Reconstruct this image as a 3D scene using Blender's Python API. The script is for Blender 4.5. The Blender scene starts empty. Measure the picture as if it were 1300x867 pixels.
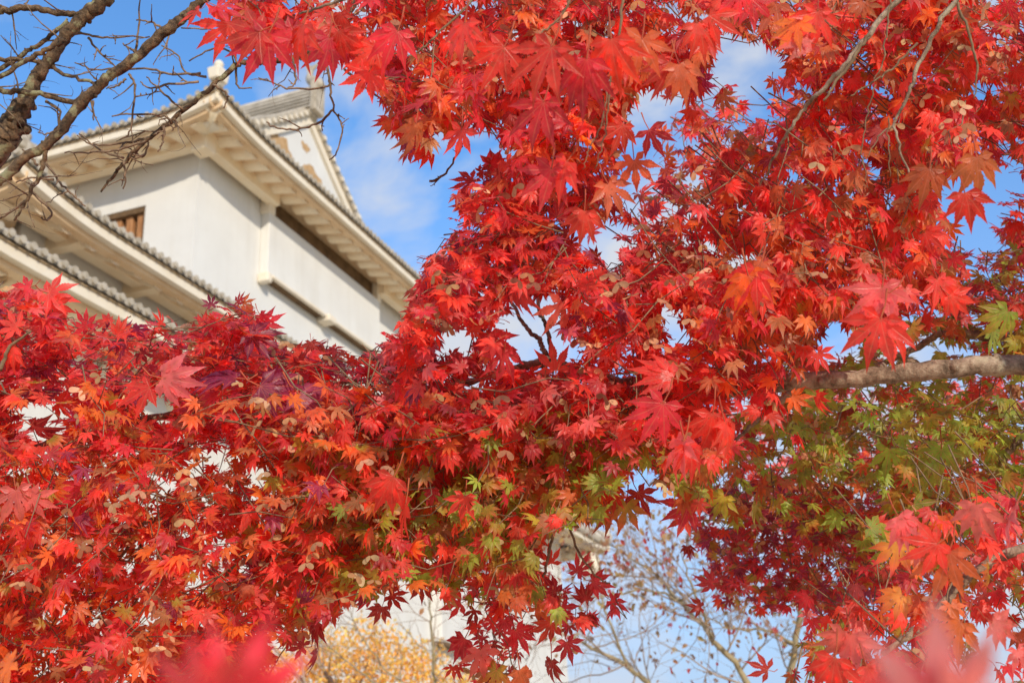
import bpy, math, random
import numpy as np
from mathutils import Vector, Matrix, noise

SC = bpy.context.scene
COL = SC.collection
RNG = np.random.default_rng(7)
random.seed(7)

# ------------------------------------------------------------------ camera
F_PX = 1450.0                       # focal length in photo pixels (photo is 1300 wide)
PITCH, ROLL = math.radians(22.0), math.radians(2.9)
EYE = np.array([0.0, 0.0, 1.6])
FW = np.array([0, math.cos(PITCH), math.sin(PITCH)])
UP0 = np.array([0, -math.sin(PITCH), math.cos(PITCH)])
XR = math.cos(ROLL) * np.array([1.0, 0, 0]) - math.sin(ROLL) * UP0
UP = math.sin(ROLL) * np.array([1.0, 0, 0]) + math.cos(ROLL) * UP0
cam_d = bpy.data.cameras.new('camera')
cam = bpy.data.objects.new('camera', cam_d)
COL.objects.link(cam)
M = Matrix(((XR[0], UP[0], -FW[0], EYE[0]), (XR[1], UP[1], -FW[1], EYE[1]), (XR[2], UP[2], -FW[2], EYE[2]), (0, 0, 0, 1)))
cam.matrix_world = M
cam_d.sensor_width = 36.0
cam_d.lens = F_PX / 1300 * 36
cam_d.clip_start = 0.05
cam_d.clip_end = 4000
cam_d.dof.use_dof = True
cam_d.dof.focus_distance = 2.25
cam_d.dof.aperture_fstop = 6.3
SC.camera = cam

# ------------------------------------------------------------------ light
SUN_AZ, SUN_EL = math.radians(157.0), math.radians(22.0)      # compass bearing clockwise from +Y
world = bpy.data.worlds.new('World')
SC.world = world
world.use_nodes = True
wn, wl = world.node_tree.nodes, world.node_tree.links
sky = wn.new('ShaderNodeTexSky')
sky.sky_type = 'NISHITA'
sky.sun_disc = False
sky.sun_elevation = SUN_EL
sky.sun_rotation = SUN_AZ
sky.air_density = 1.0
sky.dust_density = 0.3
sky.ozone_density = 4.0
hs = wn.new('ShaderNodeHueSaturation')
hs.inputs['Saturation'].default_value = 1.12
hs.inputs['Value'].default_value = 1.34
wl.new(sky.outputs[0], hs.inputs['Color'])
tc = wn.new('ShaderNodeTexCoord')
mp = wn.new('ShaderNodeMapping')
mp.inputs['Scale'].default_value = (1.0, 1.0, 2.1)
mp.inputs['Location'].default_value = (3.5706, 4.6055, 1.9748)
wl.new(tc.outputs['Generated'], mp.inputs['Vector'])
# pale haze low over the horizon
sxyz = wn.new('ShaderNodeSeparateXYZ')
wl.new(tc.outputs['Generated'], sxyz.inputs[0])
hz = wn.new('ShaderNodeMapRange')
hz.inputs['From Min'].default_value = 0.02
hz.inputs['From Max'].default_value = 0.52
hz.inputs['To Min'].default_value = 0.95
hz.inputs['To Max'].default_value = 0.0
wl.new(sxyz.outputs['Z'], hz.inputs['Value'])
hm = wn.new('ShaderNodeMix')
hm.data_type = 'RGBA'
hm.inputs['B'].default_value = (1.75, 2.22, 3.4, 1)
wl.new(hz.outputs[0], hm.inputs['Factor'])
wl.new(hs.outputs[0], hm.inputs['A'])
n1 = wn.new('ShaderNodeTexNoise')
n1.inputs['Scale'].default_value = 4.2
n1.inputs['Detail'].default_value = 9
n1.inputs['Roughness'].default_value = 0.55
n1.inputs['Distortion'].default_value = 0.4
wl.new(mp.outputs[0], n1.inputs['Vector'])
rp = wn.new('ShaderNodeValToRGB')
rp.color_ramp.elements[0].position = 0.46
rp.color_ramp.elements[0].color = (0, 0, 0, 1)
rp.color_ramp.elements[1].position = 0.64
rp.color_ramp.elements[1].color = (1, 1, 1, 1)
wl.new(n1.outputs['Fac'], rp.inputs['Fac'])
mx = wn.new('ShaderNodeMix')
mx.data_type = 'RGBA'
mx.inputs['B'].default_value = (3.3, 3.5, 3.9, 1)
wl.new(rp.outputs['Color'], mx.inputs['Factor'])
wl.new(hm.outputs['Result'], mx.inputs['A'])
bg = wn['Background']
bg.inputs['Strength'].default_value = 0.15
wl.new(mx.outputs['Result'], bg.inputs['Color'])

sun_d = bpy.data.lights.new('sun', 'SUN')
sun_d.energy = 2.55
sun_d.angle = math.radians(0.6)
sun_d.color = (1.0, 0.90, 0.74)
sun = bpy.data.objects.new('sun', sun_d)
COL.objects.link(sun)
SUN_DIR = Vector((math.sin(SUN_AZ) * math.cos(SUN_EL), math.cos(SUN_AZ) * math.cos(SUN_EL), math.sin(SUN_EL)))
sun.rotation_euler = SUN_DIR.to_track_quat('Z', 'Y').to_euler()
sun.location = (6, -12, 14)

SC.view_settings.view_transform = 'Standard'
SC.view_settings.look = 'None'
SC.view_settings.exposure = 0.46
SC.view_settings.gamma = 1.0
SC.view_settings.use_curve_mapping = False
SC.render.engine = 'CYCLES'
SC.cycles.max_bounces = 14
SC.cycles.transmission_bounces = 12
SC.cycles.diffuse_bounces = 8
SC.cycles.use_denoising = True

# ------------------------------------------------------------------ helpers
def at(x, y, d):
    """World point seen at photo pixel (x, y) at depth d metres."""
    return EYE + d * (XR * ((x - 650) / F_PX) + UP * ((433.5 - y) / F_PX) + FW)

def to_px(P):
    v = np.asarray(P) - EYE
    z = v @ FW
    return np.stack([650 + F_PX * (v @ XR) / z, 433.5 - F_PX * (v @ UP) / z], -1)

def tag(o, label=None, cat=None, group=None, kind=None):
    if label: o['label'] = label
    if cat: o['category'] = cat
    if group: o['group'] = group
    if kind: o['kind'] = kind
    return o

def empty(name, loc=(0, 0, 0), rz=0.0):
    o = bpy.data.objects.new(name, None)
    o.empty_display_size = 0.2
    o.location = loc
    o.rotation_euler = (0, 0, rz)
    COL.objects.link(o)
    return o

def link_mesh(name, me, mat, parent=None, loc_inv=None):
    o = bpy.data.objects.new(name, me)
    COL.objects.link(o)
    if mat is not None:
        me.materials.append(mat)
    if parent is not None:
        o.parent = parent
        if loc_inv is not None:
            o.location = -Vector(loc_inv)
    return o

class MB:
    """Collects boxes, sheets and tubes into one mesh."""
    def __init__(s):
        s.v, s.f, s.sm = [], [], []
    def add(s, verts, faces, smooth=False):
        b = len(s.v)
        s.v += [tuple(map(float, p)) for p in verts]
        s.f += [tuple(b + i for i in f) for f in faces]
        s.sm += [smooth] * len(faces)
    def box(s, lo, hi, bev=0.0):
        x0, y0, z0 = lo; x1, y1, z1 = hi
        s.add([(x0, y0, z0), (x1, y0, z0), (x1, y1, z0), (x0, y1, z0), (x0, y0, z1), (x1, y0, z1), (x1, y1, z1), (x0, y1, z1)],
              [(0, 3, 2, 1), (4, 5, 6, 7), (0, 1, 5, 4), (1, 2, 6, 5), (2, 3, 7, 6), (3, 0, 4, 7)])
    def tube(s, pts, rad, n=6, jit=0.0, cap=True):
        P = np.asarray(pts, float)
        k = len(P)
        rad = np.broadcast_to(np.asarray(rad, float), (k,))
        T = np.gradient(P, axis=0)
        T /= np.linalg.norm(T, axis=1)[:, None] + 1e-12
        ref = np.array([0, 0, 1.0]) if abs(T[0, 2]) < 0.8 else np.array([1.0, 0, 0])
        A = np.cross(T[0], ref); A /= np.linalg.norm(A)
        V = []
        for i in range(k):
            A = A - T[i] * (A @ T[i]); A /= np.linalg.norm(A) + 1e-12
            B = np.cross(T[i], A)
            for j in range(n):
                t = 2 * math.pi * j / n
                rr = rad[i] * (1 + (jit * (random.random() * 2 - 1) if jit else 0))
                V.append(P[i] + rr * (math.cos(t) * A + math.sin(t) * B))
        Fc = []
        for i in range(k - 1):
            for j in range(n):
                a, b = i * n + j, i * n + (j + 1) % n
                Fc.append((a, b, b + n, a + n))
        if cap:
            Fc.append(tuple(range(n - 1, -1, -1)))
            Fc.append(tuple((k - 1) * n + j for j in range(n)))
        s.add(V, Fc, True)
    def lathe(s, prof, c, n=16):
        V, Fc = [], []
        for r, z in prof:
            for j in range(n):
                t = 2 * math.pi * j / n
                V.append((c[0] + r * math.cos(t), c[1] + r * math.sin(t), c[2] + z))
        k = len(prof)
        for i in range(k - 1):
            for j in range(n):
                a, b = i * n + j, i * n + (j + 1) % n
                Fc.append((a, b, b + n, a + n))
        Fc.append(tuple(range(n - 1, -1, -1)))
        Fc.append(tuple((k - 1) * n + j for j in range(n)))
        s.add(V, Fc, True)
    def build(s, name, mat, parent=None, loc_inv=None, bevel=0.0):
        me = bpy.data.meshes.new(name)
        me.from_pydata(s.v, [], s.f)
        me.polygons.foreach_set('use_smooth', s.sm)
        me.update()
        o = link_mesh(name, me, mat, parent, loc_inv)
        if bevel:
            m = o.modifiers.new('edge', 'BEVEL'); m.width = bevel; m.segments = 2; m.limit_method = 'ANGLE'
        return o

def smooth_path(pts, per=6):
    P = np.asarray(pts, float)
    Q = np.vstack([2 * P[0] - P[1], P, 2 * P[-1] - P[-2]])
    out = []
    for i in range(1, len(Q) - 2):
        for t in np.linspace(0, 1, per, endpoint=False):
            a, b, c, d = Q[i - 1], Q[i], Q[i + 1], Q[i + 2]
            out.append(0.5 * (2 * b + (c - a) * t + (2 * a - 5 * b + 4 * c - d) * t * t + (3 * b - a - 3 * c + d) * t ** 3))
    out.append(P[-1])
    return np.array(out)

# ------------------------------------------------------------------ materials
def mat_new(name):
    m = bpy.data.materials.new(name)
    m.use_nodes = True
    nt = m.node_tree
    return m, nt.nodes, nt.links, nt.nodes['Principled BSDF']

def mat_noise(name, c1, c2, scale=4.0, rough=0.85, bump=0.0, bscale=30.0, lo=0.35, hi=0.65, c3=None, stretch=None, spec=0.3):
    m, n, l, p = mat_new(name)
    t = n.new('ShaderNodeTexCoord')
    src = t.outputs['Object']
    if stretch:
        mm = n.new('ShaderNodeMapping'); mm.inputs['Scale'].default_value = stretch
        l.new(src, mm.inputs[0]); src = mm.outputs[0]
    a = n.new('ShaderNodeTexNoise'); a.inputs['Scale'].default_value = scale; a.inputs['Detail'].default_value = 8
    a.inputs['Roughness'].default_value = 0.62
    l.new(src, a.inputs['Vector'])
    r = n.new('ShaderNodeValToRGB')
    r.color_ramp.elements[0].position = lo; r.color_ramp.elements[0].color = (*c1, 1)
    r.color_ramp.elements[1].position = hi; r.color_ramp.elements[1].color = (*c2, 1)
    if c3:
        e = r.color_ramp.elements.new(min(hi + 0.12, 0.98)); e.color = (*c3, 1)
    l.new(a.outputs['Fac'], r.inputs['Fac'])
    l.new(r.outputs['Color'], p.inputs['Base Color'])
    p.inputs['Roughness'].default_value = rough
    p.inputs['Specular IOR Level'].default_value = spec
    if bump:
        b = n.new('ShaderNodeTexNoise'); b.inputs['Scale'].default_value = bscale; b.inputs['Detail'].default_value = 6
        l.new(src, b.inputs['Vector'])
        bp = n.new('ShaderNodeBump'); bp.inputs['Strength'].default_value = bump; bp.inputs['Distance'].default_value = 0.01
        l.new(b.outputs['Fac'], bp.inputs['Height']); l.new(bp.outputs[0], p.inputs['Normal'])
    return m

PLASTER = mat_noise('plaster', (0.68, 0.66, 0.615), (0.74, 0.725, 0.68), 0.7, 0.92, 0.25, 9)
def add_streaks(m):
    # faint rain streaks running down the plaster and a few darker stains
    nt = m.node_tree; n, l = nt.nodes, nt.links; p = n['Principled BSDF']
    src = p.inputs['Base Color'].links[0].from_socket
    t = n.new('ShaderNodeTexCoord'); mm = n.new('ShaderNodeMapping'); mm.inputs['Scale'].default_value = (2.6, 2.6, 0.22)
    l.new(t.outputs['Object'], mm.inputs[0])
    a = n.new('ShaderNodeTexNoise'); a.inputs['Scale'].default_value = 1.0; a.inputs['Detail'].default_value = 6
    l.new(mm.outputs[0], a.inputs['Vector'])
    r = n.new('ShaderNodeMapRange'); r.inputs['From Min'].default_value = 0.52; r.inputs['From Max'].default_value = 0.72
    r.inputs['To Min'].default_value = 0.0; r.inputs['To Max'].default_value = 0.16
    l.new(a.outputs['Fac'], r.inputs['Value'])
    x = n.new('ShaderNodeMix'); x.data_type = 'RGBA'; x.inputs['B'].default_value = (0.50, 0.45, 0.36, 1)
    l.new(r.outputs[0], x.inputs['Factor']); l.new(src, x.inputs['A']); l.new(x.outputs['Result'], p.inputs['Base Color'])
add_streaks(PLASTER)
PLASTER_EAVE = mat_noise('eave_plaster_bounce_tint', (0.84, 0.66, 0.44), (0.90, 0.77, 0.57), 1.3, 0.92, 0.3, 12)  # plaster tinted tan: warm bounce under the eaves is put in the colour
SOFFIT = mat_noise('soffit_plaster_shade_tint', (0.66, 0.45, 0.26), (0.78, 0.58, 0.37), 1.6, 0.92, 0.3, 12)  # deeper tan than the rafters: eave shade painted into the soffit colour
PLASTER_TRIM = mat_noise('trim_plaster', (0.74, 0.64, 0.49), (0.80, 0.72, 0.59), 2.0, 0.9, 0.2, 15)
MUD = mat_noise('mud_plaster', (0.42, 0.25, 0.11), (0.58, 0.38, 0.20), 5, 0.95, 0.5, 20)
TILE = mat_noise('roof_tile', (0.38, 0.335, 0.27), (0.54, 0.49, 0.415), 3.0, 0.75, 0.4, 18, c3=(0.60, 0.55, 0.48))
TILE_END = mat_noise('tile_end', (0.34, 0.285, 0.21), (0.54, 0.47, 0.37), 4.0, 0.8, 0.3, 30)
WOOD = mat_noise('old_wood', (0.30, 0.13, 0.05), (0.50, 0.25, 0.11), 3, 0.8, 0.4, 25, stretch=(6, 6, 1))
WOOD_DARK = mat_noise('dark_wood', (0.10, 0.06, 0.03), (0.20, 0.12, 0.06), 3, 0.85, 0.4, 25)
BATTEN = mat_noise('eave_batten', (0.30, 0.21, 0.12), (0.44, 0.32, 0.20), 4, 0.9)
DARK = mat_noise('dark_interior', (0.02, 0.016, 0.012), (0.035, 0.03, 0.022), 3, 0.95)

def mat_stone():
    m, n, l, p = mat_new('stone_wall')
    t = n.new('ShaderNodeTexCoord')
    v = n.new('ShaderNodeTexVoronoi'); v.inputs['Scale'].default_value = 1.1
    l.new(t.outputs['Object'], v.inputs['Vector'])
    r = n.new('ShaderNodeValToRGB')
    r.color_ramp.elements[0].color = (0.22, 0.20, 0.17, 1); r.color_ramp.elements[1].color = (0.42, 0.39, 0.33, 1)
    l.new(v.outputs['Color'], r.inputs['Fac']); l.new(r.outputs[0], p.inputs['Base Color'])
    v2 = n.new('ShaderNodeTexVoronoi'); v2.feature = 'DISTANCE_TO_EDGE'; v2.inputs['Scale'].default_value = 1.1
    l.new(t.outputs['Object'], v2.inputs['Vector'])
    b = n.new('ShaderNodeBump'); b.inputs['Distance'].default_value = 0.15
    l.new(v2.outputs['Distance'], b.inputs['Height']); l.new(b.outputs[0], p.inputs['Normal'])
    p.inputs['Roughness'].default_value = 0.9
    return m
STONE = mat_stone()
GROUND = mat_noise('ground_gravel', (0.62, 0.48, 0.28), (0.74, 0.60, 0.38), 0.6, 0.95, 0.6, 60)

def mat_bark(name, c1, c2, c3, scale=22.0, bump=0.9, lichen=None):
    m, n, l, p = mat_new(name)
    t = n.new('ShaderNodeTexCoord')
    a = n.new('ShaderNodeTexNoise'); a.inputs['Scale'].default_value = scale; a.inputs['Detail'].default_value = 9; a.inputs['Roughness'].default_value = 0.7
    l.new(t.outputs['Object'], a.inputs['Vector'])
    r = n.new('ShaderNodeValToRGB')
    r.color_ramp.elements[0].position = 0.34; r.color_ramp.elements[0].color = (*c1, 1)
    r.color_ramp.elements[1].position = 0.68; r.color_ramp.elements[1].color = (*c3, 1)
    e = r.color_ramp.elements.new(0.5); e.color = (*c2, 1)
    l.new(a.outputs['Fac'], r.inputs['Fac'])
    out = r.outputs['Color']
    if lichen:
        b = n.new('ShaderNodeTexNoise'); b.inputs['Scale'].default_value = scale * 0.55; b.inputs['Detail'].default_value = 5
        mm = n.new('ShaderNodeMapping'); mm.inputs['Location'].default_value = (4.1, 2.2, 7.7)
        l.new(t.outputs['Object'], mm.inputs[0]); l.new(mm.outputs[0], b.inputs['Vector'])
        r2 = n.new('ShaderNodeValToRGB'); r2.color_ramp.elements[0].position = 0.56; r2.color_ramp.elements[1].position = 0.62
        l.new(b.outputs['Fac'], r2.inputs['Fac'])
        mx = n.new('ShaderNodeMix'); mx.data_type = 'RGBA'; mx.inputs['B'].default_value = (*lichen, 1)
        l.new(r2.outputs['Color'], mx.inputs['Factor']); l.new(out, mx.inputs['A'])
        out = mx.outputs['Result']
    l.new(out, p.inputs['Base Color'])
    p.inputs['Roughness'].default_value = 0.88
    p.inputs['Specular IOR Level'].default_value = 0.25
    bp = n.new('ShaderNodeBump'); bp.inputs['Strength'].default_value = bump; bp.inputs['Distance'].default_value = 0.012
    l.new(a.outputs['Fac'], bp.inputs['Height']); l.new(bp.outputs[0], p.inputs['Normal'])
    return m
BARK_MAPLE = mat_bark('maple_bark', (0.10, 0.065, 0.04), (0.33, 0.23, 0.155), (0.62, 0.48, 0.34), 30, 1.0, lichen=(0.52, 0.42, 0.28))
BARK_TWIG = mat_bark('maple_twig_bark', (0.12, 0.075, 0.045), (0.23, 0.15, 0.085), (0.34, 0.24, 0.14), 40, 0.3)
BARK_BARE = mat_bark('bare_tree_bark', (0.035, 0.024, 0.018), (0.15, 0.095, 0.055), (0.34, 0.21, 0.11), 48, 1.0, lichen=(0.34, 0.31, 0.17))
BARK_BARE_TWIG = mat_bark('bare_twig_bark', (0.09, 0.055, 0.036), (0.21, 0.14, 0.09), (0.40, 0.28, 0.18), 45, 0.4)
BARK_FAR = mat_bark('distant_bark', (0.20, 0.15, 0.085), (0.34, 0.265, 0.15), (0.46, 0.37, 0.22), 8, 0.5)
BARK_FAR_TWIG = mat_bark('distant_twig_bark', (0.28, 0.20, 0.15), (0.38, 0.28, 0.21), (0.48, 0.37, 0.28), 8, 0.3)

def mat_leaf(name, veins=True, trans=0.48, gloss=0.38, boost=1.8):
    m, n, l, p = mat_new(name)
    at_ = n.new('ShaderNodeVertexColor'); at_.layer_name = 'leaf_tint'
    tcx = n.new('ShaderNodeTexCoord')
    ns = n.new('ShaderNodeTexNoise'); ns.inputs['Scale'].default_value = 55; ns.inputs['Detail'].default_value = 5
    l.new(tcx.outputs['Object'], ns.inputs['Vector'])
    hv = n.new('ShaderNodeHueSaturation')
    mr = n.new('ShaderNodeMapRange'); mr.inputs['From Min'].default_value = 0.3; mr.inputs['From Max'].default_value = 0.7
    mr.inputs['To Min'].default_value = 0.72; mr.inputs['To Max'].default_value = 1.25
    l.new(ns.outputs['Fac'], mr.inputs['Value']); l.new(mr.outputs[0], hv.inputs['Value'])
    l.new(at_.outputs['Color'], hv.inputs['Color'])
    # scattered brown blotches of wear
    nb = n.new('ShaderNodeTexNoise'); nb.inputs['Scale'].default_value = 120; nb.inputs['Detail'].default_value = 3
    l.new(tcx.outputs['Object'], nb.inputs['Vector'])
    rb_n = n.new('ShaderNodeMapRange'); rb_n.inputs['From Min'].default_value = 0.62; rb_n.inputs['From Max'].default_value = 0.70
    rb_n.inputs['To Max'].default_value = 0.55; l.new(nb.outputs['Fac'], rb_n.inputs['Value'])
    bl_ = n.new('ShaderNodeMix'); bl_.data_type = 'RGBA'; bl_.inputs['B'].default_value = (0.26, 0.085, 0.03, 1)
    l.new(rb_n.outputs[0], bl_.inputs['Factor']); l.new(hv.outputs['Color'], bl_.inputs['A'])
    col = bl_.outputs['Result']
    if veins:
        uv = n.new('ShaderNodeUVMap'); uv.uv_map = 'leaf_uv'
        sp = n.new('ShaderNodeSeparateXYZ'); l.new(uv.outputs[0], sp.inputs[0])
        ab = n.new('ShaderNodeMath'); ab.operation = 'ABSOLUTE'; l.new(sp.outputs[0], ab.inputs[0])
        mid = n.new('ShaderNodeMapRange'); mid.inputs['From Min'].default_value = 0.04; mid.inputs['From Max'].default_value = 0.16
        mid.inputs['To Min'].default_value = 1; mid.inputs['To Max'].default_value = 0
        l.new(ab.outputs[0], mid.inputs['Value'])
        # side veins leave the midrib at a slant
        cmb = n.new('ShaderNodeMath'); cmb.operation = 'MULTIPLY_ADD'; cmb.inputs[1].default_value = -0.16
        l.new(ab.outputs[0], cmb.inputs[0]); l.new(sp.outputs[1], cmb.inputs[2])
        sn = n.new('ShaderNodeMath'); sn.operation = 'MULTIPLY'; sn.inputs[1].default_value = 62; l.new(cmb.outputs[0], sn.inputs[0])
        si = n.new('ShaderNodeMath'); si.operation = 'SINE'; l.new(sn.outputs[0], si.inputs[0])
        sv = n.new('ShaderNodeMapRange'); sv.inputs['From Min'].default_value = 0.82; sv.inputs['From Max'].default_value = 1.0
        sv.inputs['To Min'].default_value = 0; sv.inputs['To Max'].default_value = 0.3; l.new(si.outputs[0], sv.inputs['Value'])
        mxv = n.new('ShaderNodeMath'); mxv.operation = 'MAXIMUM'; l.new(mid.outputs[0], mxv.inputs[0]); l.new(sv.outputs[0], mxv.inputs[1])
        fv = n.new('ShaderNodeMath'); fv.operation = 'MULTIPLY'; fv.inputs[1].default_value = 0.45; l.new(mxv.outputs[0], fv.inputs[0])
        lg = n.new('ShaderNodeMix'); lg.data_type = 'RGBA'; lg.blend_type = 'MIX'
        lg.inputs['B'].default_value = (0.70, 0.22, 0.12, 1)
        l.new(fv.outputs[0], lg.inputs['Factor']); l.new(col, lg.inputs['A'])
        col = lg.outputs['Result']
        bp = n.new('ShaderNodeBump'); bp.inputs['Strength'].default_value = 0.35; bp.inputs['Distance'].default_value = 0.002
        l.new(mxv.outputs[0], bp.inputs['Height']); l.new(bp.outputs[0], p.inputs['Normal'])
    l.new(col, p.inputs['Base Color'])
    p.inputs['Roughness'].default_value = gloss
    p.inputs['Specular IOR Level'].default_value = 0.5
    tr = n.new('ShaderNodeBsdfTranslucent')
    bo = n.new('ShaderNodeHueSaturation'); bo.inputs['Value'].default_value = boost; bo.inputs['Saturation'].default_value = 1.02
    l.new(col, bo.inputs['Color']); l.new(bo.outputs[0], tr.inputs['Color'])
    ms = n.new('ShaderNodeMixShader'); ms.inputs[0].default_value = trans
    l.new(p.outputs[0], ms.inputs[1]); l.new(tr.outputs[0], ms.inputs[2])
    l.new(ms.outputs[0], n['Material Output'].inputs['Surface'])
    return m
LEAF = mat_leaf('maple_leaf')
SEED = mat_leaf('maple_seed_wing', veins=False, trans=0.35, gloss=0.6)
DRY_LEAF = mat_leaf('dry_leaf', veins=False, trans=0.35, gloss=0.7)

# ------------------------------------------------------------------ ground
g = MB()
N = 24
for i in range(N):
    for j in range(N):
        pass
gx = np.concatenate([[-1500, -400, -120], np.linspace(-60, 60, 13), [120, 400, 1500]])
gv = [(x, y + 30, 0.12 * noise.noise(Vector((x * 0.06, y * 0.06, 0)))) for y in gx for x in gx]
k = len(gx)
g.add(gv, [(j * k + i, j * k + i + 1, (j + 1) * k + i + 1, (j + 1) * k + i) for j in range(k - 1) for i in range(k - 1)], True)
tag(g.build('ground', GROUND), 'pale gravel ground of the castle yard', 'ground', kind='structure')

# ------------------------------------------------------------------ castle keep (local axes: x = along the long face, y = inward, z up)
AZ = math.radians(19.4)
O = at(254, 187, 28.0)
ZC = O[2]                                   # height of the top storey's eave level
keep = empty('castle_keep', (O[0], O[1], 0.0), math.pi / 2 - AZ)
tag(keep, 'white plastered castle keep with stacked grey tiled roofs behind the maples', 'castle')

def frame(side, e):
    """Maps (a along the eave, q inward from the eave, z) to keep-local coordinates."""
    if side == 'right': return lambda a, q, z: (a, e + q, ZC + z)
    if side == 'left': return lambda a, q, z: (e + q, a, ZC + z)
    if side == 'far': return lambda a, q, z: (e - q, a, ZC + z)

def lift(a, a0, a1, amt, reach=2.6):
    d = min(a - a0, a1 - a)
    return amt * max(0.0, 1 - d / reach) ** 2

def roof(side, e, a0, a1, z0, depth, slope, hip0=True, hip1=True, amt=0.28, ov=1.4, name='roof', limit=None,
         rafter=0.62, beam_q=None, beam_z=None, spacing=0.23, soff=None, conc=0.035, bracket=None, quad=0.0, beam_skip=None):
    fr = frame(side, e)
    flip = side in ('left',)
    def zs(a, q): return z0 + slope * q + quad * q * q - conc * q * max(0, 3 - q) * 0.5 + lift(a, a0, a1, amt) * max(0, 1 - q / 2.2)
    def qmax(a):
        m = depth
        if limit: m = min(m, limit(a))
        elif hip0: m = min(m, a - a0)
        if hip1: m = min(m, a1 - a)
        return max(m, 0.03)
    t = MB()
    prof = [(0.0, 0.0), (0.035, 0.042), (0.085, 0.065), (0.135, 0.042), (0.17, 0.0)]
    cols, ncell = [], int((a1 - a0) / spacing)
    sp = (a1 - a0) / ncell
    for c in range(ncell):
        for da, h in prof:
            cols.append((a0 + sp * c + da * sp / 0.30, h))
    cols.append((a1, 0))
    R_ = 7
    V = []
    for a, h in cols:
        qm = qmax(a)
        for i in range(R_):
            q = qm * i / (R_ - 1)
            V.append(fr(a, q, zs(a, q) + h))
        V.append(fr(a, 0.0, zs(a, 0) - 0.07))
    Fc = []
    w = R_ + 1
    for c in range(len(cols) - 1):
        for i in range(R_ - 1):
            f = (c * w + i, (c + 1) * w + i, (c + 1) * w + i + 1, c * w + i + 1)
            Fc.append(f)
        Fc.append((c * w + R_, (c + 1) * w + R_, (c + 1) * w, c * w))
    t.add(V, Fc)
    rf = t.build(name, TILE, keep)
    # round tile ends along the eave
    te = MB()
    for c in range(ncell):
        a = a0 + sp * (c + 0.283)
        zz = zs(a, 0) + 0.012
        n = 10
        A = [fr(a + 0.066 * math.cos(2 * math.pi * j / n), -0.05, zz + 0.066 * math.sin(2 * math.pi * j / n)) for j in range(n)]
        B = [fr(a + 0.066 * math.cos(2 * math.pi * j / n), 0.06, zz + 0.066 * math.sin(2 * math.pi * j / n)) for j in range(n)]
        te.add(A + B, [tuple(range(n))] + [(j, (j + 1) % n, n + (j + 1) % n, n + j) for j in range(n)], False)
        # drooping lip of the flat tile between two round ones
        a2 = a + sp / 2
        te.add([fr(a2 - 0.05, -0.03, zs(a2, 0) + 0.0), fr(a2, -0.035, zs(a2, 0) - 0.015), fr(a2 + 0.05, -0.03, zs(a2, 0)),
                fr(a2 + 0.045, -0.03, zs(a2, 0) - 0.075), fr(a2, -0.035, zs(a2, 0) - 0.10), fr(a2 - 0.045, -0.03, zs(a2, 0) - 0.075)], [(0, 1, 2, 3, 4, 5)])
    te.build('tile_ends', TILE_END, rf)
    # fascia boards and soffit, following the corner's upward sweep
    K = max(12, int((a1 - a0) / 0.5))
    xs = np.linspace(a0 + 0.02, a1 - 0.02, K)
    def strip(q0, q1, dz0, dz1, mat, nm, rise0=0.0, rise1=0.0, par=keep):
        b = MB(); V = []
        for a in xs:
            L = lift(a, a0, a1, amt)
            qa = min(q0, max(0.02, (a - a0) if hip0 else 9, )) if False else q0
            s0 = min(max(a, a0 + q1 if hip0 else a0), a1 - q1 if hip1 else a1)
            for (q, dz, aa) in ((q0, dz1, a), (q0, dz0, a), (q1, dz0 + rise1, s0), (q1, dz1 + rise1, s0)):
                V.append(fr(aa, q, z0 + dz + L * max(0, 1 - q / 2.2)))
        Fc = []
        for i in range(K - 1):
            for j in range(4):
                a_, b_ = i * 4 + j, i * 4 + (j + 1) % 4
                Fc.append((a_, b_, b_ + 4, a_ + 4))
        Fc += [(0, 1, 2, 3), ((K - 1) * 4 + 3, (K - 1) * 4 + 2, (K - 1) * 4 + 1, (K - 1) * 4)]
        b.add(V, Fc)
        return b.build(nm, mat, par)
    strip(0.04, 0.15, -0.12, -0.075, BATTEN, 'eave_batten', par=rf)
    strip(0.07, 0.22, -0.30, -0.125, PLASTER_TRIM, 'fascia', par=rf)
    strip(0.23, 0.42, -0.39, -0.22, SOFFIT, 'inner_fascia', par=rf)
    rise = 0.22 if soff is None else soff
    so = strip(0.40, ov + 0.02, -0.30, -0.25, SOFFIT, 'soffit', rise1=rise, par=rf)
    # plastered rafters
    rb = MB()
    nr = int((a1 - a0 - 0.6) / rafter)
    for c in range(nr + 1):
        a = a0 + 0.3 + (a1 - a0 - 0.6) * c / nr
        qe = min(ov if beam_q is None else beam_q + 0.04, (a - a0) if hip0 else ov, (a1 - a) if hip1 else ov)
        if qe < 0.70: continue
        a += random.uniform(-0.025, 0.025)
        L = lift(a, a0, a1, amt) + random.uniform(-0.012, 0.012)
        V = []
        for q in (0.36, 0.62, qe):
            zb = z0 - 0.30 + rise * (q - 0.4) / (ov - 0.4) + L * max(0, 1 - q / 2.2) + 0.01
            for t_ in np.linspace(0, math.pi, 7):
                V.append(fr(a + 0.20 * math.cos(t_), q, zb - 0.15 * math.sin(t_)))
        Fc = [tuple(range(7))]
        for i in range(2):
            for j in range(6):
                Fc.append((i * 7 + j, i * 7 + j + 1, (i + 1) * 7 + j + 1, (i + 1) * 7 + j))
        Fc.append(tuple(14 + j for j in range(6, -1, -1)))
        rb.add(V, Fc, True)
    rb.build('rafters', PLASTER_EAVE, rf)
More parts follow.
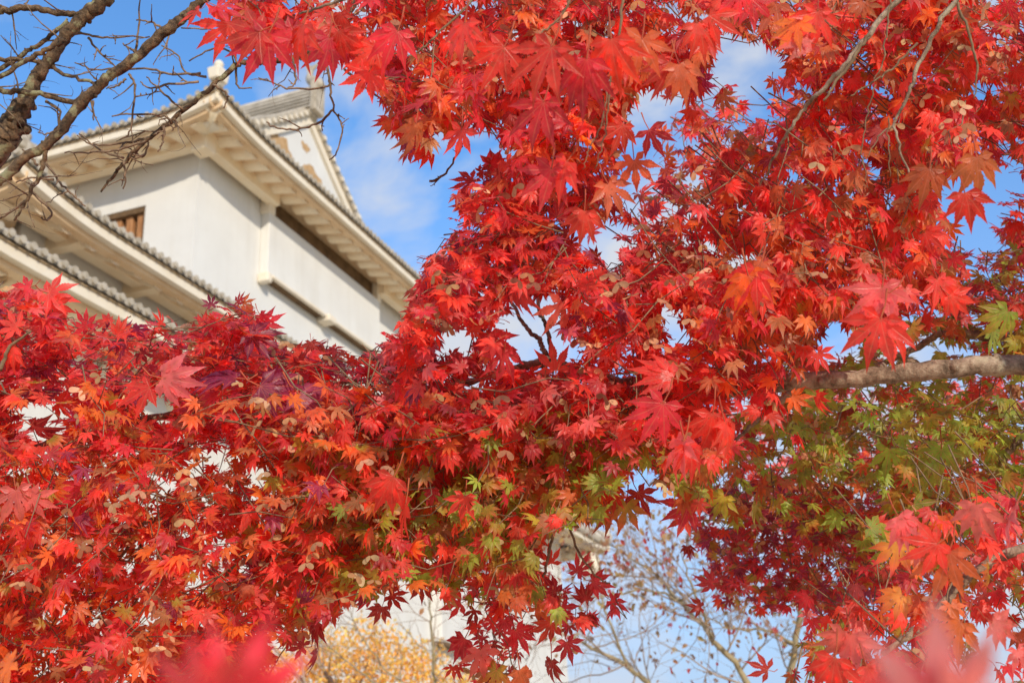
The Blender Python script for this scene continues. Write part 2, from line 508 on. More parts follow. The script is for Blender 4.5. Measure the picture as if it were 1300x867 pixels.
    if beam_q is not None:
        bm = MB()
        c0, c1 = a0 + beam_q, a1 - beam_q
        for (u0, u1) in ([(c0, c1)] if beam_skip is None else [(c0, beam_skip[0]), (beam_skip[1], c1)]):
            lo, hi = fr(u0, beam_q, z0 + beam_z), fr(u1, beam_q + 0.28, z0 + beam_z + 0.36)
            bm = MB(); bm.box(np.minimum(lo, hi), np.maximum(lo, hi))
            bm.build('eave_beam', PLASTER_EAVE, rf, bevel=0.02)
        if bracket:
            for a in bracket:
                bb = MB()
                lo, hi = fr(a - 0.13, beam_q - 0.22, z0 + beam_z - 0.10), fr(a + 0.13, ov + 0.05, z0 + beam_z + 0.16)
                bb.box(np.minimum(lo, hi), np.maximum(lo, hi))
                bb.build('bracket', PLASTER_EAVE, rf, bevel=0.02)
    return rf, zs

def hip_ridge(p0, p1, sag=0.0, r=0.17, end=True, par=None):
    """Ridge tiles over a hip: p0 = eave corner (local), p1 = top."""
    p0, p1 = np.array(p0), np.array(p1)
    b = MB()
    pts = [p0 + (p1 - p0) * t + np.array([0, 0, -sag * math.sin(math.pi * t)]) for t in np.linspace(0, 1, 9)]
    b.tube([p + np.array([0, 0, 0.05]) for p in pts], r, 10)
    b.tube([p + np.array([0, 0, r + 0.10]) for p in pts], r * 0.62, 8)
    o = b.build('hip_ridge', TILE, par or keep)
    return o

def corner_ornament(p, h=0.55, par=None, mat=None):
    """Demon-tile block with a small finial at a roof corner."""
    b = MB()
    x, y, z = p
    b.add([(x - 0.20, y - 0.13, z), (x + 0.20, y - 0.13, z), (x + 0.20, y + 0.13, z), (x - 0.20, y + 0.13, z),
           (x - 0.24, y - 0.16, z + h * 0.45), (x + 0.24, y - 0.16, z + h * 0.45), (x + 0.24, y + 0.16, z + h * 0.45), (x - 0.24, y + 0.16, z + h * 0.45),
           (x - 0.12, y - 0.11, z + h * 0.62), (x + 0.12, y - 0.11, z + h * 0.62), (x + 0.12, y + 0.11, z + h * 0.62), (x - 0.12, y + 0.11, z + h * 0.62)],
          [(0, 3, 2, 1), (0, 1, 5, 4), (1, 2, 6, 5), (2, 3, 7, 6), (3, 0, 4, 7), (4, 5, 9, 8), (5, 6, 10, 9), (6, 7, 11, 10), (7, 4, 8, 11), (8, 9, 10, 11)])
    o = b.build('roof_ornament', mat or PLASTER_TRIM, par or keep, bevel=0.03)
    f = MB()
    f.lathe([(0.05, 0), (0.10, 0.05), (0.12, 0.11), (0.09, 0.17), (0.04, 0.21), (0.01, 0.24)], (x, y, z + h * 0.60), 12)
    f.build('finial', mat or PLASTER_TRIM, o)
    return o

# --- walls
def wall_box(name, lo, hi, mat=PLASTER, bev=0.03):
    b = MB(); b.box(lo, hi)
    return b.build(name, mat, keep, bevel=bev)
A1 = 12.0                                    # length of the top storey's long face
# top storey with a window opening in its short face: four wall pieces round the opening
wy0, wy1, wz0, wz1 = 1.48, 3.0, ZC - 2.35, ZC - 1.26
tw = MB()
tw.box((0.4, 0.0, ZC - 6), (A1, 10.0, ZC + 0.62))
tw.box((0.0, 0.0, ZC - 6), (0.4, wy0, ZC + 0.62))
tw.box((0.0, wy1, ZC - 6), (0.4, 10.0, ZC + 0.62))
tw.box((0.0, wy0, ZC - 6), (0.4, wy1, wz0))
tw.box((0.0, wy0, wz1), (0.4, wy1, ZC + 0.62))
wall_a = tw.build('wall', PLASTER, keep)
wf = MB()
wf.box((0.02, wy0, wz1 - 0.15), (0.36, wy1, wz1)); wf.box((0.02, wy0, wz0), (0.36, wy1, wz0 + 0.10))
wf.box((0.02, wy0, wz0 + 0.10), (0.36, wy0 + 0.06, wz1 - 0.15)); wf.box((0.02, wy1 - 0.06, wz0 + 0.10), (0.36, wy1, wz1 - 0.15))
win = wf.build('window', WOOD_DARK, keep, bevel=0.008)
ws = MB()
for i in range(4):
    y = wy0 + 0.12 + i * 0.335
    ws.box((0.12, y, wz0 + 0.10), (0.26, y + 0.19, wz1 - 0.15))
ws.build('window_bars', WOOD, win, bevel=0.01)
wb = MB(); wb.box((0.30, wy0 + 0.06, wz0 + 0.10), (0.34, wy1 - 0.06, wz1 - 0.15)); wb.build('window_back', WOOD_DARK, win)
wall_b = wall_box('wall', (-6.0, -0.7, 3.0), (25.0, 12.5, ZC - 4.55))
wall_c = wall_box('wall', (-8.6, -1.7, 2.6), (13.4, 13.6, ZC - 6.55))

# --- projecting bay with stone-drop slot on the long face
bay = MB()
bd = -0.26
bay.box((2.80, bd, ZC - 2.30), (9.25, -0.004, ZC - 0.46))
bay_o = bay.build('projecting_bay', PLASTER, keep, bevel=0.02)
bt = MB(); bt.box((3.0, -0.10, ZC - 0.454), (9.1, -0.005, ZC + 0.60)); bt.build('gap_shade_board', WOOD_DARK, bay_o)  # dark board on the solid wall, painting in the shade below the eave
bp_ = MB()
bp_.box((2.72, bd - 0.05, ZC - 0.50), (3.02, -0.004, ZC + 0.58)); bp_.build('bay_post', PLASTER_TRIM, bay_o, bevel=0.03)
bp_ = MB()
bp_.box((9.05, bd - 0.03, ZC - 0.50), (9.32, -0.004, ZC + 0.58)); bp_.build('bay_post', PLASTER_TRIM, bay_o, bevel=0.03)
for (s0, s1) in ((2.95, 5.75), (6.25, 9.15)):
    sl = MB()
    sl.box((s0, bd - 0.09, ZC - 2.36), (s1, bd + 0.02, ZC - 2.27))
    sl.build('slot_rim', PLASTER_TRIM, bay_o, bevel=0.02)
    su = MB(); su.box((s0 + 0.02, bd + 0.024, ZC - 2.345), (s1 - 0.02, -0.004, ZC - 2.303)); su.build('slot_underside', WOOD_DARK, bay_o)
br = MB(); br.box((5.78, bd - 0.16, ZC - 2.46), (6.22, -0.004, ZC - 2.25)); br.build('slot_bracket', PLASTER_TRIM, bay_o, bevel=0.05)
br = MB(); br.box((2.70, bd - 0.08, ZC - 2.52), (2.93, -0.004, ZC - 2.25)); br.build('slot_bracket', PLASTER_TRIM, bay_o, bevel=0.05)
# lower stone-drop box on the wall seen under the leaves
lb = MB(); lb.box((9.4, -2.05, ZC - 11.0), (12.6, -1.702, ZC - 8.6)); lbo = lb.build('projecting_bay', PLASTER, keep, bevel=0.03)
lu = MB(); lu.box((9.45, -2.03, ZC - 11.10), (12.55, -1.71, ZC - 11.004)); lu.build('slot_underside', WOOD_DARK, lbo)

# --- top roof (hip and gable)
EA = -1.5
slopeA, quadA = 0.42, 0.026
rA_right, zA = roof('right', EA, EA, A1 - EA, 0.22, 2.7, slopeA, quad=quadA, ov=1.5, beam_q=1.02, beam_z=-0.50, amt=0.24, conc=0.0, beam_skip=(2.95, 9.15))
mid = A1 / 2
depthA = mid - EA
def lim_left(a):                             # the hip part near the corner, then the full slope behind the gable
    return (a - EA) if a < 0.36 else 99
rA_left, zAl = roof('left', EA, EA, 11.5, 0.10, depthA, slopeA, quad=quadA, hip0=True, hip1=False, ov=1.5, beam_q=1.02, beam_z=-0.38, limit=lim_left, conc=0.0, amt=0.36)
rA_far, _ = roof('far', A1 - EA, EA, 11.5, 0.10, depthA, slopeA, quad=quadA, hip0=True, hip1=False, ov=1.5, limit=lim_left, conc=0.0, amt=0.36)
zp = 0.10 + slopeA * depthA + quadA * depthA ** 2                   # ridge height
# gable wall with weathered plaster patches
GL = 0.55
qr = lambda r: mid - abs(r - mid) - EA
gz = lambda r: 0.10 + slopeA * qr(r) + quadA * qr(r) ** 2 - 0.16
gw = MB()
rs = np.linspace(mid - 4.6, mid + 4.6, 25)
V = [(r, GL, ZC + max(gz(r), 1.0)) for r in rs] + [(r, GL, ZC + 0.6) for r in rs] + [(r, GL + 0.3, ZC + max(gz(r), 1.0)) for r in rs] + [(r, GL + 0.3, ZC + 0.6) for r in rs]
Fc = []
for i in range(24):
    Fc += [(25 + i, 25 + i + 1, i + 1, i), (50 + i, 51 + i, 76 + i, 75 + i), (i, i + 1, 51 + i, 50 + i)]
gw.add(V, Fc)
gable = gw.build('gable_wall', PLASTER, keep)
def patch(cx, cz, w, h, seed, par, y):
    rr = random.Random(seed)
    ph = [rr.random() * 6.28 for _ in range(4)]
    n = 28; pts = []
    for i in range(n):
        t = 2 * math.pi * i / n
        k = 1 + 0.22 * math.sin(2 * t + ph[0]) + 0.16 * math.sin(3 * t + ph[1]) + 0.14 * math.sin(5 * t + ph[2]) + 0.10 * math.sin(9 * t + ph[3])
        pts.append((cx + w * k * math.cos(t), cz + h * k * math.sin(t)))
    b = MB()
    b.add([(p[0], y, ZC + p[1]) for p in pts] + [(p[0], y + 0.02, ZC + p[1]) for p in pts],
          [tuple(range(n))] + [(j, n + j, n + (j + 1) % n, (j + 1) % n) for j in range(n)])
    return b.build('bare_mud_patch', MUD, par)
patch(4.45, 2.55, 0.75, 0.55, 3, gable, GL - 0.006)
patch(6.35, 2.45, 0.80, 0.45, 5, gable, GL - 0.006)
patch(5.9, 3.45, 0.20, 0.17, 8, gable, GL - 0.006)
# bargeboards and verge tiles
for sgn in (-1, 1):
    bb = MB(); vt = MB(); vw = MB()
    qs = np.linspace(0.0, 4.75, 20)
    def P(q, dl, dz): return (mid + sgn * q, dl, ZC + 0.10 + slopeA * (depthA - q) + quadA * (depthA - q) ** 2 + dz)
    V = []
    for q in qs:
        V += [P(q, GL - 0.10, -0.08), P(q, GL - 0.10, -0.40), P(q, GL - 0.01, -0.40), P(q, GL - 0.01, -0.08)]
    Fc = [(i * 4 + j, i * 4 + (j + 1) % 4, i * 4 + 4 + (j + 1) % 4, i * 4 + 4 + j) for i in range(19) for j in range(4)] + [(0, 1, 2, 3)]
    bb.add(V, Fc); bb.build('bargeboard', PLASTER_TRIM, gable)
    V = []
    for q in qs:
        V += [P(q, GL - 0.17, 0.02), P(q, GL - 0.17, -0.08), P(q, 0.9, -0.08), P(q, 0.9, 0.02)]
    vt.add(V, Fc)
    nt_ = 16
    for i in range(nt_):
        q = 0.15 + i * 4.6 / nt_
        c = P(q, GL - 0.17, 0.05)
        vt.tube([(c[0], GL - 0.21, c[2]), (c[0], GL + 0.45, c[2] + 0.0)], 0.115, 9)
        vw.lathe([(0.001, 0), (0.07, 0.0), (0.07, 0.02), (0.001, 0.03)], (0, 0, 0), 9)
    vt.tube([P(q, GL + 0.05, 0.16) for q in qs], 0.12, 8)
    vt.tube([P(q, GL + 0.35, 0.16) for q in qs], 0.12, 8)
    vt.build('verge_tiles', TILE_END, gable)
    for i in range(nt_):
        q = 0.15 + i * 4.6 / nt_
        c = P(q, 0, 0.05)
        n = 9
        wl_ = MB()
        wl_.add([(c[0] + 0.075 * math.cos(6.283 * j / n), GL - 0.23, c[2] + 0.075 * math.sin(6.283 * j / n)) for j in range(n)]
                + [(c[0] + 0.075 * math.cos(6.283 * j / n), GL - 0.205, c[2] + 0.075 * math.sin(6.283 * j / n)) for j in range(n)],
                [tuple(range(n))] + [(j, n + j, n + (j + 1) % n, (j + 1) % n) for j in range(n)])
        wl_.build('tile_end', PLASTER_TRIM, gable)
# main ridge
mr_ = MB()
mr_.box((mid - 0.20, GL - 0.25, ZC + zp - 0.15), (mid + 0.20, 11.5, ZC + zp + 0.72))
mr_.tube([(mid, GL - 0.3, ZC + zp + 0.78), (mid, 11.5, ZC + zp + 0.78)], 0.16, 10)
for i_, dz in enumerate((0.04, 0.17, 0.30, 0.43, 0.56, 0.68)):
    mr_.box((mid - 0.30 + 0.015 * i_, GL - 0.26, ZC + zp + dz), (mid + 0.30 - 0.015 * i_, 11.5, ZC + zp + dz + 0.05))
ridge = mr_.build('main_ridge', TILE, keep)
# fish-shaped ridge-end ornament on its tile block
rb_ = MB()
rb_.box((mid - 0.30, GL - 0.42, ZC + zp - 0.10), (mid + 0.30, GL - 0.22, ZC + zp + 0.98))
rb_.build('ridge_end_tile', TILE_END, ridge, bevel=0.04)
fs = MB()
fp = [(mid, GL - 0.45, ZC + zp + 0.80), (mid, GL - 0.30, ZC + zp + 1.0), (mid, GL - 0.2, ZC + zp + 1.1), (mid, GL - 0.05, ZC + zp + 1.22), (mid, GL - 0.04, ZC + zp + 1.38), (mid, GL - 0.12, ZC + zp + 1.55)]
fs.tube(smooth_path(fp, 4), np.interp(np.linspace(0, 1, 21), [0, 0.2, 0.5, 0.8, 1], [0.16, 0.22, 0.17, 0.10, 0.05]), 10)
fz = ZC + zp + 1.48
fs.add([(mid - 0.03, GL - 0.10, fz), (mid - 0.03, GL - 0.42, fz + 0.30), (mid - 0.03, GL - 0.12, fz + 0.22), (mid - 0.03, GL + 0.12, fz + 0.36), (mid - 0.03, GL + 0.04, fz),
        (mid + 0.03, GL - 0.10, fz), (mid + 0.03, GL - 0.42, fz + 0.30), (mid + 0.03, GL - 0.12, fz + 0.22), (mid + 0.03, GL + 0.12, fz + 0.36), (mid + 0.03, GL + 0.04, fz)],
       [(0, 1, 2, 3, 4), (9, 8, 7, 6, 5), (0, 5, 6, 1), (1, 6, 7, 2), (2, 7, 8, 3), (3, 8, 9, 4), (4, 9, 5, 0)])
fs.build('fish_ornament', TILE_END, ridge)
# hips and corner pieces
cz = zA(EA, 0)
hip_ridge((EA + 0.05, EA + 0.05, ZC + cz + 0.02), (GL + 0.0, GL + 0.0, ZC + zA(GL + 3, GL - EA) + 0.05), 0.10)
hip_ridge((A1 - EA - 0.05, EA + 0.05, ZC + cz + 0.02), (A1 - GL, GL, ZC + zA(GL + 3, GL - EA) + 0.05), 0.10)
corner_ornament((EA + 0.05, EA + 0.05, ZC + cz + 0.10), 0.62)
corner_ornament((A1 - EA - 0.05, EA + 0.05, ZC + cz + 0.10), 0.62)
for (x, y) in ((EA, EA),):
    cb = MB()
    cb.box((x + 0.92, y + 0.92, ZC - 0.46), (x + 1.36, y + 1.36, ZC + 0.16)); cb.build('corner_bracket', PLASTER_EAVE, rA_right, bevel=0.03)
    cb = MB()
    cb.tube([(x + 0.30, y + 0.30, ZC + 0.06), (x + 1.5, y + 1.5, ZC + 0.06)], 0.20, 4); cb.build('corner_rafter', PLASTER_EAVE, rA_right)
    cb = MB()
    cb.box((x + 0.50, y + 0.50, ZC - 0.12), (x + 0.92, y + 0.92, ZC + 0.42)); cb.build('corner_bracket', PLASTER_TRIM, rA_right, bevel=0.03)

# --- second roof
EB = -2.0
rB, zB = roof('right', EB, -7.5, 28.3, -5.08, 2.4, 0.60, ov=1.32, beam_q=0.78, beam_z=-0.24, rafter=0.66,
              bracket=[-5.25, -3.05, -0.9, 1.3, 3.5, 5.7, 7.9, 10.1, 12.3, 14.5, 16.7, 18.9, 21.1, 23.3], soff=0.48)
rBl, _ = roof('left', -7.5, EB, 13.8, -5.08, 7.0, 0.60, hip0=True, hip1=False, ov=1.5, rafter=0.66, soff=0.05)
rBf, _ = roof('far', 28.3, EB, 13.8, -5.08, 7.0, 0.60, hip0=True, hip1=False, ov=3.2, rafter=0.66, soff=0.05)
tb = MB()
tb.add([(-5.1, 0.35, ZC - 3.68), (25.9, 0.35, ZC - 3.68), (25.9, 12.4, ZC - 1.6), (-0.5, 12.4, ZC - 1.6), (-0.5, 7.0, ZC - 1.2)],
       [(0, 1, 2, 3, 4)])
tb.build('roof', TILE, keep)
cz = zB(-7.5, 0)
hip_ridge((-7.45, EB + 0.05, ZC + cz + 0.02), (-5.1, 0.35, ZC - 3.55), 0.08)
hip_ridge((28.25, EB + 0.05, ZC + cz + 0.02), (25.9, 0.35, ZC - 3.55), 0.08)
corner_ornament((-7.35, EB + 0.12, ZC + cz + 0.08), 0.34, None, TILE_END)
corner_ornament((28.2, EB + 0.08, ZC + cz + 0.10), 0.5)
cb = MB(); cb.lathe([(0.10, 0), (0.42, 0.1), (0.55, 0.45), (0.52, 0.75), (0.40, 0.95)], (26.6, EB + 0.6, ZC - 6.5), 14)
cb.build('corner_bracket', PLASTER_TRIM, rBf)

# --- third roof
EC = -3.0
rC, zC_ = roof('right', EC, -10.4, 15.0, -7.06, 2.5, 0.60, ov=1.32, rafter=0.62, soff=0.02, amt=0.2)
rCl, _ = roof('left', -10.4, EC, 13.8, -7.06, 4.0, 0.60, hip0=True, hip1=False, ov=1.5, rafter=0.62, soff=0.02, amt=0.2)
rCf, _ = roof('far', 15.0, EC, 6.0, -7.06, 2.0, 0.60, hip0=True, hip1=False, ov=1.5, rafter=0.62, soff=0.02, amt=0.2)
arch = MB()
for c in range(34):                           # plaster ribs under the third eave
    a = -9.3 + c * 0.66
    for q0, q1, zt, zb in ((0.55, 1.32, -0.36, -0.72),):
        V = []
        for q, zb_ in ((0.62, -0.50), (0.95, -0.62), (1.33, -0.95)):
            for t_ in np.linspace(0, math.pi, 7):
                V.append((a + 0.17 * math.cos(t_), EC + q, ZC - 7.06 + zb_ + 0.2 - 0.16 * math.sin(t_)))
        arch.add(V, [(i * 7 + j, i * 7 + j + 1, (i + 1) * 7 + j + 1, (i + 1) * 7 + j) for i in range(2) for j in range(6)], True)
arch.build('eave_ribs', PLASTER_TRIM, rC)
hip_ridge((14.95, EC + 0.05, ZC + zC_(15.0, 0)), (13.0, -1.0, ZC - 5.85), 0.05)
hip_ridge((-10.35, EC + 0.05, ZC + zC_(-10.4, 0)), (-8.4, -1.0, ZC - 5.85), 0.05)
# --- stone base
sb = MB()
sb.add([(-11.5, -4.6, -0.3), (28, -4.6, -0.3), (28, 18, -0.3), (-11.5, 18, -0.3), (-8.8, -1.95, 3.2), (25.2, -1.95, 3.2), (25.2, 14, 3.2), (-8.8, 14, 3.2)],
       [(0, 1, 5, 4), (1, 2, 6, 5), (2, 3, 7, 6), (3, 0, 4, 7), (4, 5, 6, 7)])
sb.build('stone_base', STONE, keep)
#PART2
# ------------------------------------------------------------------ branching helpers
def wobble(pts, amp, seed):
    P = np.array(pts)
    for i in range(1, len(P) - 1):
        v = noise.noise_vector(Vector((i * 0.7 + seed * 3.1, seed * 1.7, 0.3)))
        P[i] += amp * np.array(v)
    return P

class Wood:
    """Branches of one tree; grow() spawns forked wiggly twigs into a MB."""
    def __init__(s, seed=1): s.r = random.Random(seed)
    def grow(s, mb, p, d, length, rad, depth=2, kids=3, wig=0.25, gravity=-0.05, sides=5, spread=0.7, tips=None, seg=None, buds=False):
        r = s.r
        n = seg or max(4, int(length / 0.035) if length < 0.5 else 8)
        n = min(n, 14)
        d = np.array(d, float); d /= np.linalg.norm(d)
        P = [np.array(p, float)]
        for i in range(n):
            d = d + wig * np.array([r.gauss(0, 1), r.gauss(0, 1), r.gauss(0, 1)]) * 0.6 + np.array([0, 0, gravity])
            d /= np.linalg.norm(d)
            P.append(P[-1] + d * length / n)
        rr = np.linspace(rad, rad * 0.42, n + 1)
        mb.tube(P, rr, sides)
        if tips is not None and depth <= 1: tips.append((P[-1], d))
        if buds:
            for i in range(1, n + 1):
                if r.random() < 0.45:
                    o = np.array([r.gauss(0, 1), r.gauss(0, 1), r.gauss(0, 1)]); o /= np.linalg.norm(o)
                    mb.tube([P[i], P[i] + o * rr[i] * 2.2, P[i] + o * rr[i] * 4.2], [rr[i] * 0.9, rr[i] * 1.1, rr[i] * 0.3], 4)
        if depth > 0:
            for k in range(kids):
                i = r.randint(1, n)
                a = np.array([r.gauss(0, 1), r.gauss(0, 1), r.gauss(0, 1)])
                dd = (P[i] - P[i - 1]); dd /= np.linalg.norm(dd)
                nd = dd + spread * a / np.linalg.norm(a) * 1.2
                s.grow(mb, P[i], nd, length * r.uniform(0.4, 0.75), rr[i] * 0.68, depth - 1, kids, wig, gravity, max(4, sides - 1), spread, tips, None, buds)
        return P

def limb(mb, px, d, rpx, per=7, n=9, jit=0.06, seed=1, amp=0.0, ret=False):
    """Branch through photo pixels; px [(x, y)], d depth(s), rpx radius in photo pixels."""
    k = len(px)
    d = np.broadcast_to(np.asarray(d, float), (k,))
    rpx = np.broadcast_to(np.asarray(rpx, float), (k,))
    P = np.array([at(x, y, dd) for (x, y), dd in zip(px, d)])
    R_ = rpx / F_PX * d
    S = smooth_path(P, per)
    rad = np.interp(np.linspace(0, k - 1, len(S)), np.arange(k), R_)
    if amp: S = wobble(S, amp, seed)
    mb.tube(S, rad, n, jit)
    return S, rad

# ------------------------------------------------------------------ leaves
def maple_template(seed, lobes=7, spread=1.0, droop=0.16, fold=0.22, teeth=True, curl=0.0):
    r = random.Random(seed)
    ang = [0, 37, 76, 122] if lobes == 7 else [0, 44, 92]
    ln = [1.0, 0.95, 0.80, 0.46] if lobes == 7 else [1.0, 0.88, 0.56]
    L = []
    for i, (a, l_) in enumerate(zip(ang, ln)):
        for sg in ((1,) if i == 0 else (-1, 1)):
            L.append((sg * a * spread + r.uniform(-4, 4), l_ * r.uniform(0.92, 1.06)))
    L.sort()
    V, UVs, Fc = [(0, 0, 0)], [(0, 0.0)], []
    prof = [(0.36, 0.080), (0.46, 0.115), (0.55, 0.120), (0.64, 0.098), (0.73, 0.066), (0.85, 0.034)]
    if teeth:
        prof = [(0.34, 0.070), (0.42, 0.112), (0.435, 0.094), (0.51, 0.126), (0.525, 0.104), (0.60, 0.116), (0.615, 0.088), (0.69, 0.086), (0.71, 0.060), (0.84, 0.032)]
    sinus = []
    for i in range(len(L) + 1):
        if i == 0: a, l_ = L[0][0] - 26, L[0][1] * 0.42
        elif i == len(L): a, l_ = L[-1][0] + 26, L[-1][1] * 0.42
        else:
            a = (L[i - 1][0] + L[i][0]) / 2; l_ = 0.26 * min(L[i - 1][1], L[i][1]) + 0.02
        t = math.radians(a)
        sinus.append(len(V)); V.append((l_ * math.sin(t), l_ * math.cos(t), 0.0)); UVs.append((1.0, 0.3))
    for i, (a, l_) in enumerate(L):
        t = math.radians(a)
        u = np.array([math.sin(t), math.cos(t)]); p = np.array([u[1], -u[0]])
        bend = r.uniform(-0.06, 0.06)
        def pt(tt, w):
            c = u * tt * l_ + p * (w * (0.75 + 0.25 * l_) * 1.12 + bend * tt * tt)
            return c
        m0 = pt(0.28, 0); mi = [len(V)]; V.append((*m0, 0)); UVs.append((0, 0.28))
        for tt, w in prof:
            c = pt(tt, 0); mi.append(len(V)); V.append((*c, 0)); UVs.append((0, tt))
        tip = len(V); V.append((*pt(1.0, 0), 0)); UVs.append((0, 1.0))
        for sg, sn in ((-1, sinus[i]), (1, sinus[i + 1])):
            si = [sn]
            for tt, w in prof:
                c = pt(tt + 0.0, sg * w); si.append(len(V)); V.append((*c, fold * w)); UVs.append((sg * 1.0, tt))
            quads = [(0, sn, mi[0])] + [(mi[j], si[j], si[j + 1], mi[j + 1]) for j in range(len(prof))] + [(mi[-1], si[-1], tip)]
            if sg == 1: quads = [tuple(reversed(q)) for q in quads]
            Fc += quads
    V = np.array(V); rad2 = V[:, 0] ** 2 + V[:, 1] ** 2
    V[:, 2] += -droop * rad2 + curl * V[:, 0] * np.abs(V[:, 0]) + 0.05 * np.sin(5 * V[:, 0] + seed) * rad2 + 0.04 * np.sin(7 * V[:, 1] + 2 * seed) * rad2
    return V, np.array(UVs), Fc

def seed_template(seed):
    """A pair of winged maple keys on a short stalk."""
    r = random.Random(seed)
    V, UVs, Fc = [], [], []
    for sg in (-1, 1):
        b = len(V); n = 12
        a0 = math.radians(sg * r.uniform(38, 60))
        c, s_ = math.cos(a0), math.sin(a0)
        for j in range(n):
            t = 2 * math.pi * j / n
            x = 0.27 * math.sin(t) * (1 + 0.25 * math.cos(t)); y = 0.5 + 0.5 * math.cos(t)
            V.append((x * c + y * s_, -x * s_ + y * c, 0.05 * math.sin(3 * t))); UVs.append((0.5, y))
        Fc.append(tuple(b + j for j in range(n)))
    return np.array(V), np.array(UVs), Fc

def oval_template(seed):
    r = random.Random(seed)
    V = [(0, 0, 0), (0.28, 0.35, 0.06), (0.22, 0.75, 0.02), (0, 1.0, -0.1), (-0.22, 0.75, 0.04), (-0.28, 0.35, 0.06)]
    V = [(x, y, z + r.uniform(-.12, .12)) for x, y, z in V]
    return np.array(V), np.array([(0.5, v[1]) for v in V]), [(0, 1, 2, 3), (0, 3, 4, 5)]

T_HI = [maple_template(i, 7, sp, dr, fo, True, cu) for i, (sp, dr, fo, cu) in enumerate(
    [(1.0, 0.10, 0.2, 0), (0.92, 0.2, 0.3, 0.05), (0.80, 0.28, 0.35, 0), (0.68, 0.34, 0.4, -0.05), (1.04, 0.05, 0.1, 0), (0.86, 0.18, 0.5, 0.1), (0.58, 0.42, 0.45, 0.0), (0.95, -0.12, 0.3, 0)])]
T_HI += [maple_template(20 + i, 5, sp, dr, fo, True, cu) for i, (sp, dr, fo, cu) in enumerate([(0.95, 0.15, 0.25, 0), (0.75, 0.3, 0.4, 0.05)])]
T_HI += [maple_template(30 + i, 7, sp, dr, fo, True, cu) for i, (sp, dr, fo, cu) in enumerate([(0.9, 0.55, 0.5, 0.18), (0.8, -0.35, 0.6, -0.15), (1.0, 0.35, 0.15, 0.3)])]
T_LO = [maple_template(40 + i, 7, sp, dr, fo, False, cu) for i, (sp, dr, fo, cu) in enumerate(
    [(1.0, 0.10, 0.2, 0), (0.92, 0.2, 0.3, 0.05), (0.80, 0.28, 0.35, 0), (0.68, 0.34, 0.4, -0.05), (1.04, 0.02, 0.1, 0), (0.88, 0.2, 0.5, 0.1)])]
T_SEED = [seed_template(i) for i in range(4)]
T_OVAL = [oval_template(i) for i in range(5)]

def petiole_tpl(n=4):
    pass

